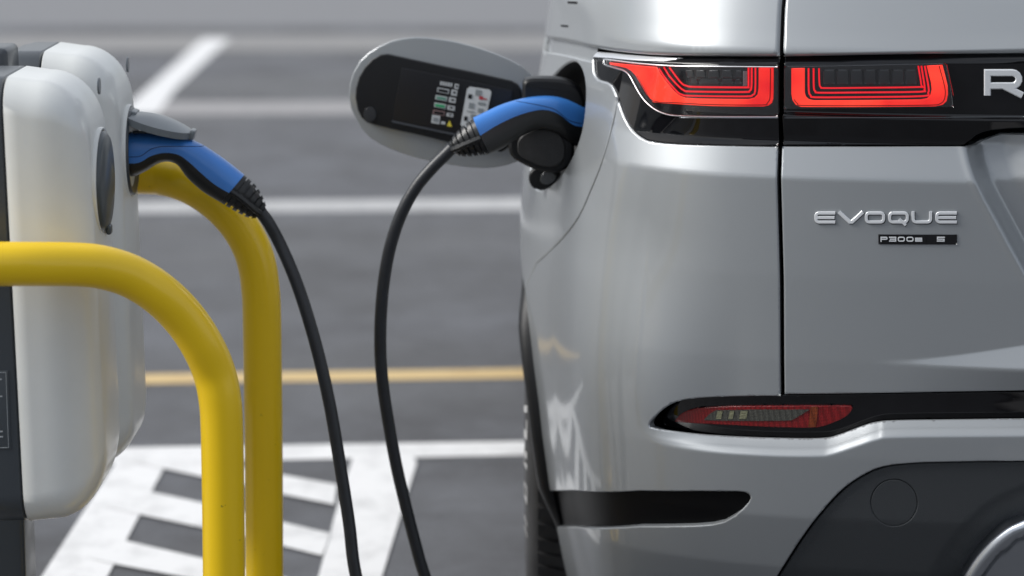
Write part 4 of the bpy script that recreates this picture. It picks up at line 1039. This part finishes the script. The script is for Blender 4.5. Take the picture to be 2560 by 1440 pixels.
# front unit: closed lid
zl = W(264, 452, 3.468).z-u1.location.z
rim = bm_obj('socket_rim', lathe_disc([(-.02, .070), (.0015, .071), (.0028, .070), (.002, .067), (-.004, .066)]), UNIT_W, u1); rim.location = (xf-.001, 0, zl)
lid = bm_obj('socket_lid', lathe_disc([(-.006, .066), (.003, .066), (.007, .060), (.010, .04), (.0115, .0)]), LIDD, u1); lid.location = (xf, 0, zl)
bmf = box_bm(.003, .010, -.009, .009, -.071, -.058, .003); tab = bm_obj('lid_tab', bmf, LIDD, lid)
logo = bm_obj('indicator_light', lathe_disc([(0, .011), (.002, .011), (.0022, .009), (.0022, 0)], 24), LIDM, u1); logo.location = (xf-.0025, 0, zl+.125)
# back unit: open socket
zl2 = W(318, 378, 3.81).z-u2.location.z
rim = bm_obj('socket_rim', lathe_disc([(-.02, .067), (.0015, .068), (.0028, .067), (.002, .064), (-.004, .062)]), UNIT_W, u2); rim.location = (xf-.001, 0, zl2)
sk = bm_obj('socket', lathe_disc([(-.004, .064), (.0045, .063), (.0048, .058), (-.0, .05), (.0, 0)]), UNIT_D, u2); sk.location = (xf, 0, zl2)
logo = bm_obj('indicator_light', lathe_disc([(0, .011), (.002, .011), (.0022, .009), (.0022, 0)], 24), LIDM, u2); logo.location = (xf-.0025, 0, zl2+.125)
# open lid, hinged at the top of the socket
hinge = W(308, 281, 3.81); tip = W(482, 330, 3.81); dv = (tip-hinge); ln = dv.length
bml = bmesh.new(); nR = 14; nA = 40; ang = math.atan2(dv.z, dv.x)
def lidv(r, a, lay):
    x = ln/2+r*math.cos(a)*ln/2; y = r*math.sin(a)*.058; dome_ = .010*(1-r*r)
    return Vector((x, y, (dome_ if lay else dome_-.004-(.0055 if r > .86 else 0))))
for lay in (1, 0):
    rings = []
    for r in (0, .25, .5, .7, .85, .88, .96, 1.):
        rings.append([bml.verts.new(lidv(r, 2*math.pi*i/nA, lay)) for i in range(nA)] if r > 0 else [bml.verts.new(lidv(0, 0, lay))])
    for a, b in zip(rings, rings[1:]):
        for i in range(nA):
            if len(a) == 1: bml.faces.new((a[0], b[i], b[(i+1) % nA]))
            else: bml.faces.new((a[i], b[i], b[(i+1) % nA], a[(i+1) % nA]))
    if lay: topring = rings[-1]
    else:
        for i in range(nA): bml.faces.new((topring[i], topring[(i+1) % nA], rings[-1][(i+1) % nA], rings[-1][i]))
box_bm(ln*.97, ln+.004, -.014, .014, -.010, .004, .002, bml)
box_bm(ln*.70, ln*.78, -.008, .008, -.013, .0, .002, bml)
box_bm(-.008, .02, -.02, .02, -.004, .008, .002, bml)
lo2 = bm_obj('socket_lid', bml, LIDM, u2, sharp=45); lo2.location = hinge-u2.location; lo2.rotation_euler = (0, -ang, 0)
# locking arm under the lid
bma = bmesh.new(); tube(bma, [W(332, 330, 3.80)-u2.location, W(385, 331, 3.80)-u2.location, W(415, 338, 3.80)-u2.location], .0022, 8); bm_obj('lid_arm', bma, LIDM, u2)
# information plate on the near unit's dark side
pl_z = W(5, 1025, 3.36).z-u1.location.z; yN = -.108
ip = bm_obj('rating_plate', box_bm(-.052, -.0085, yN-.0012, yN+.002, pl_z-.052, pl_z+.052, .0008), mat('plate_slate', (.055, .065, .075), rough=.35), u1)
bmo = bmesh.new()
for (x0, x1, z0, z1) in ((-.050, -.011, .0495, .050), (-.050, -.011, -.050, -.0495), (-.0115, -.011, -.05, .05)): box_bm(x0, x1, yN-.0018, yN-.0008, pl_z+z0, pl_z+z1, 0, bmo)
for k in range(5): box_bm(-.045, -.017-.004*(k % 3), yN-.0018, yN-.0008, pl_z+.040-k*.0075, pl_z+.0418-k*.0075, 0, bmo)
for k in range(2): box_bm(-.045, -.018, yN-.0018, yN-.0008, pl_z-.036+k*.007, pl_z-.0345+k*.007, 0, bmo)
bm_obj('plate_print', bmo, mat('plate_print', (.35, .38, .4), rough=.5), u1, smooth=False)
# carrying post between the two
post = empty('charger_post', (-.727, 3.64, 0), 'dark grey square post carrying the two white charge points', 'post')
ptz = W(20, 106, 3.685).z
bm_obj('column', box_bm(-.055, .045, -.045, .045, 0, ptz, .008), UNIT_D, post)
bm_obj('channel', box_bm(-.012, -.006, -.047, -.044, .02, ptz-.1, 0), BLACK_DEEP, post)
bm_obj('foot_plate', box_bm(-.11, .10, -.10, .10, 0.001, .012, .002), UNIT_D, post)
for yy in (-1, 1): bm_obj('bracket', box_bm(-.03, .035, min(0, yy*.06), max(0, yy*.06), .55, .95, .002), UNIT_D, post)

# ================================================================== YELLOW HOOPS
def yellow():
    m = mat('yellow_powder_coat', (.88, .58, .001), rough=.36, coat=.2, coat_rough=.12, spec=.5)
    t = m.node_tree; b = t.nodes['Principled BSDF']; co = t.nodes.new('ShaderNodeTexCoord')
    n = t.nodes.new('ShaderNodeTexNoise'); n.inputs['Scale'].default_value = 60; n.inputs['Detail'].default_value = 5; n.inputs['Roughness'].default_value = .8
    r = t.nodes.new('ShaderNodeValToRGB'); e = r.color_ramp.elements; e[0].position = .29; e[0].color = (.30, .19, .01, 1); e[1].position = .33; e[1].color = (.88, .58, .001, 1)
    t.links.new(co.outputs['Object'], n.inputs['Vector']); t.links.new(n.outputs['Fac'], r.inputs[0]); t.links.new(r.outputs[0], b.inputs['Base Color'])
    n2 = t.nodes.new('ShaderNodeTexNoise'); n2.inputs['Scale'].default_value = 25; bp = t.nodes.new('ShaderNodeBump'); bp.inputs['Strength'].default_value = .12; bp.inputs['Distance'].default_value = .002
    t.links.new(co.outputs['Object'], n2.inputs['Vector']); t.links.new(n2.outputs['Fac'], bp.inputs['Height']); t.links.new(bp.outputs[0], b.inputs['Normal'])
    return m
YEL = yellow()
def hoop(name, path, legx, dia, label, farleg):
    pts = [W(a, b, Y) for a, b, Y in path]
    pts = [Vector(p) for p in catmull([tuple(p) for p in pts], 8)]
    o = pts[-1]; base = Vector((o.x, o.y, 0))
    pts = pts+[Vector((o.x, o.y, z)) for z in np.linspace(o.z-.05, 0.004, 5)]
    st = pts[0]; w_ = farleg
    # other side of the hoop, mirrored beyond the left edge of the picture
    d = (pts[0]-pts[1]).normalized(); mid = pts[0]+d*w_
    c2 = []
    for k in range(1, 9):
        a = R(90*k/8); c2.append(mid+d*.16*math.sin(a)+Vector((0, 0, -.16*(1-math.cos(a)))))
    e = c2[-1]; pts = [Vector((e.x, e.y, z)) for z in (.004, .3, .6)]+c2[::-1]+[mid]+pts
    hp = empty(name, (base.x, base.y, 0), label, 'barrier', 'yellow tubular hoops guarding the charge points')
    bm = bmesh.new(); tube(bm, [p-base for p in pts], dia/2, 32); bm_obj('hoop_tube', bm, YEL, hp)
    bmf = bmesh.new(); tube(bmf, [Vector((0, 0, .001)), Vector((0, 0, .010))], .07, 32); bm_obj('foot_flange', bmf, YEL, hp, sharp=40)
    bmf = bmesh.new(); q = Vector((e.x, e.y, 0))-base; tube(bmf, [q+Vector((0, 0, .001)), q+Vector((0, 0, .010))], .07, 32); bm_obj('foot_flange', bmf, YEL, hp, sharp=40)
    return hp
hoop('hoop_barrier', [(-60, 660, 3.24), (60, 660, 3.26), (180, 661, 3.29), (255, 668, 3.31), (330, 692, 3.33), (400, 736, 3.345), (460, 795, 3.36), (505, 862, 3.37), (535, 930, 3.38), (550, 1000, 3.38), (555, 1080, 3.38), (558, 1250, 3.38), (560, 1440, 3.38)], 556, .0555, 'yellow tubular hoop barrier in front of the nearer charge point', .12)
hoop('hoop_barrier', [(250, 437, 3.93), (340, 437, 3.92), (400, 440, 3.92), (450, 452, 3.91), (505, 478, 3.91), (555, 516, 3.90), (597, 563, 3.90), (627, 615, 3.90), (643, 665, 3.90), (651, 720, 3.90), (655, 800, 3.90), (659, 1100, 3.90), (661, 1440, 3.90)], 655, .0572, 'yellow tubular hoop barrier farther back, under the plugged-in cable', .12)

# ================================================================== CHARGING CABLE
BLUE = mat('blue_plug_shell', (.045, .205, .60), rough=.36, coat=.15, bump=.05, bscale=500)
GRIP = mat('black_plug_grip', (.010, .011, .012), rough=.36, bump=.08, bscale=600)
CABLE = mat('black_cable_sheath', (.014, .016, .020), rough=.42, bump=.1, bscale=300, var=.2, vscale=60)
cab = empty('charging_cable', (-.3, 3.8, 0), 'black charging cable with a blue plug at each end, hanging from charger to car', 'cable')
def along(P, n):
    P = catmull(P, 8); d = np.r_[0, np.cumsum(np.hypot(*np.diff(P, axis=0).T))]; t = np.linspace(0, d[-1], n)
    return np.stack([np.interp(t, d, P[:, 0]), np.interp(t, d, P[:, 1])], 1)
def plug(T, M, B, Yf, name, hw):
    n = 44; T, M, B = along(T, n), along(M, n), along(B, n)
    def loft(a0, a1, grow, nm, m, parent, na=18):
        bm = bmesh.new(); rings = []
        for i in range(n):
            Y = Yf(i/(n-1)); t = W(*T[i], Y); b = W(*B[i], Y); c = (t+b)/2; up = (t-b)/2; h = up.length; u_ = up/h
            md = W(*M[i], Y); k = max(-.95, min(.95, (md-c).dot(u_)/h)); thm = math.acos(k)
            lo_, hi_ = (0, thm) if a0 == 0 else (thm, math.pi)
            wd = hw(i/(n-1)); ring = []
            nY = Vector((0, 1, 0)); nY = (nY-u_*nY.dot(u_)).normalized()
            for s_ in (-1, 1):
                seq = np.linspace(lo_, hi_, na) if s_ > 0 else np.linspace(hi_, lo_, na)
                for q, th in enumerate(seq):
                    if s_ > 0 and q == 0 and a0 == 0: continue
                    if s_ > 0 and q == na-1 and a0 != 0: continue
                    ct, st_ = math.cos(th), math.sin(th); ex = .82
                    p = c+u_*(h+grow)*np.sign(ct)*abs(ct)**ex+nY*s_*(wd+grow)*abs(st_)**ex
                    ring.append(p)
            if a0 != 0: ring = ring
            rings.append([bm.verts.new(p-cab.location) for p in ring])
        m_ = len(rings[0])
        for a, b in zip(rings, rings[1:]):
            for i in range(m_-(1 if a0 == 0 else 1)+ (1 if a0 != 0 else 0)):
                j = (i+1) % m_
                if a0 == 0 and i == m_-1: continue
                try: bm.faces.new((a[i], a[j], b[j], b[i]))
                except ValueError: pass
        # close underside and ends
        for i in range(n-1):
            if a0 == 0: bm.faces.new((rings[i][0], rings[i+1][0], rings[i+1][-1], rings[i][-1]))
        bm.faces.new(rings[0]); bm.faces.new(rings[-1][::-1])
        bmesh.ops.remove_doubles(bm, verts=bm.verts, dist=1e-5)
        return bm_obj(nm, bm, m, parent, sharp=50)
    g_ = loft(1, 2, 0, name, GRIP, cab, 18)
    loft(0, 1, .0008, 'blue_shell', BLUE, g_, 18)
    return g_
def relief(Tp, Bp, Y, parent, nribs=6):
    n = 30; T, B = along(Tp, n), along(Bp, n); bm = bmesh.new(); rings = []
    def fr(i, grow=0, wy=1.):
        t = W(*T[i], Y); b = W(*B[i], Y); c = (t+b)/2; u_ = (t-b)/2; h = u_.length; u_ /= h
        nY = Vector((0, 1, 0)); nY = (nY-u_*nY.dot(u_)).normalized(); return c, u_, nY, h
    na = 32
    for i in range(n):
        c, u_, nY, h = fr(i); h2 = h*.83; rings.append([bm.verts.new(c+u_*h2*math.cos(a)+nY*h2*.8*math.sin(a)-cab.location) for a in [2*math.pi*k/na for k in range(na)]])
    for a, b in zip(rings, rings[1:]):
        for k in range(na): bm.faces.new((a[k], a[(k+1) % na], b[(k+1) % na], b[k]))
    bm.faces.new(rings[0]); bm.faces.new(rings[-1][::-1])
    for r_ in range(nribs):
        i0 = int(r_*(n-3)/(nribs-.4)); i1 = i0+3; rr = []
        for i, gr in ((i0, .80), (i0, 1.0), (i1, 1.0), (i1, .80)):
            c, u_, nY, h = fr(i); rr.append([bm.verts.new(c+u_*h*gr*math.cos(a)+nY*h*gr*.84*math.sin(a)-cab.location) for a in [2*math.pi*k/na for k in range(na)]])
        for a, b in zip(rr, rr[1:]):
            for k in range(na): bm.faces.new((a[k], a[(k+1) % na], b[(k+1) % na], b[k]))
    # solid spines front and back bridging the ribs
    for aa in (R(90), R(270)):
        pts = []
        for i in range(0, n, 3):
            c, u_, nY, h = fr(i); pts.append(c+u_*h*.93*math.cos(aa)+nY*h*.80*math.sin(aa)-cab.location)
        tube(bm, pts, .0050, 8)
    return bm_obj('strain_relief', bm, GRIP, parent, sharp=35)
YP = 3.81
T1 = Z1([(640, 585), (710, 584), (900, 586), (1000, 600), (1090, 622), (1180, 662), (1300, 742), (1415, 832)])
M1 = Z1([(640, 735), (710, 735), (820, 735), (880, 700), (960, 682), (1040, 692), (1100, 730), (1180, 800), (1260, 865), (1338, 912)])
B1 = Z1([(640, 835), (720, 836), (780, 835), (850, 805), (920, 762), (980, 750), (1035, 772), (1090, 845), (1180, 925), (1282, 987)])
p1 = plug(T1, M1, B1, lambda t: YP, 'plug', lambda t: .031-.007*smooth01(t*1.6))
relief([(610, 437), (635, 458), (652, 482), (662, 505), (667, 521)], [(552, 506), (575, 520), (603, 536), (628, 546), (646, 544)], YP, p1)
YC1, YC2 = 3.97, 3.87
T2 = Z3([(2160, 690), (2050, 650), (1950, 625), (1800, 597), (1650, 597), (1500, 620), (1350, 665), (1230, 720), (1125, 770)])
M2 = Z3([(2140, 860), (2010, 830), (1900, 800), (1830, 735), (1750, 700), (1650, 698), (1500, 740), (1350, 810), (1205, 895)])
B2 = [(1500, 385), (1460, 372), (1425, 358), (1395, 335), (1350, 322), (1305, 340), (1270, 362), (1245, 376), (1224, 384)]
p2 = plug(T2, M2, B2, lambda t: YC1+(YC2-YC1)*t, 'plug', lambda t: .031-.007*smooth01(t*1.6))
relief([(1184, 296), (1167, 307), (1146, 325), (1128, 347), (1119, 365)], [(1222, 385), (1200, 389), (1178, 391), (1155, 391), (1137, 384)], YC2, p2)
# the cable: down from the charger, along the ground and up to the car
cpts = [W(652, 530, YP), W(672, 558, YP), W(700, 610, YP), W(735, 690, YP-.01), W(766, 780, YP-.02), W(797, 890, YP-.03), W(826, 1020, YP-.04), W(853, 1180, YP-.05), W(873, 1310, YP-.06), W(890, 1440, YP-.07)]
e = cpts[-1]; cpts += [Vector((e.x+.03, e.y-.01, .16)), Vector((e.x+.08, e.y-.0, .035)), Vector((e.x+.18, e.y+.03, .012)), Vector((e.x+.34, e.y+.09, .012)), Vector((e.x+.42, e.y+.14, .012)), Vector((e.x+.38, e.y+.18, .03))]
up = [W(1132, 368, YC2), W(1112, 388, YC2), W(1080, 420, YC2), W(1040, 468, YC2), W(1003, 535, YC2), (W(976, 615, YC2)), W(960, 700, YC2), W(952, 790, YC2), W(951, 880, YC2), W(957, 960, YC2), W(970, 1050, YC2), W(990, 1160, YC2), W(1012, 1255, YC2), W(1036, 1350, YC2), W(1062, 1440, YC2)]
e2 = up[-1]; up += [Vector((e2.x+.035, e2.y, .14))]
cpts += up[::-1]
cpc = [Vector(p)-cab.location for p in catmull([tuple(p) for p in cpts], 7)]
bm = bmesh.new(); tube(bm, cpc, .0092, 18); bm_obj('cable', bm, CABLE, cab)

def seam_on(pl, px, rad=.0005):
    sh_ = [c for c in pl.children if c.name.startswith('blue_shell')][0]
    o = Vector((0, 0, CAMZ))-cab.location; pts = []
    for a, b in catmull(px, 8):
        d = (W(a, b, 4)-Vector((0, 0, CAMZ))).normalized(); ok, loc, n_, _i = sh_.ray_cast(o, d)
        if ok: pts.append(loc+n_*.0001)
    if len(pts) > 4:
        bm = bmesh.new(); tube(bm, pts, rad, 6); bm_obj('seam', bm, mat('seam_line', (.01, .03, .10), rough=.6), pl)
bpy.context.view_layer.update()
seam_on(p1, [(308, 392), (340, 392), (356, 388), (376, 374), (400, 367), (440, 366), (500, 366), (510, 363)])
seam_on(p2, Z3([(1472, 632), (1560, 645), (1700, 672), (1790, 700), (1850, 745), (1900, 785), (1960, 805), (2010, 815)]))
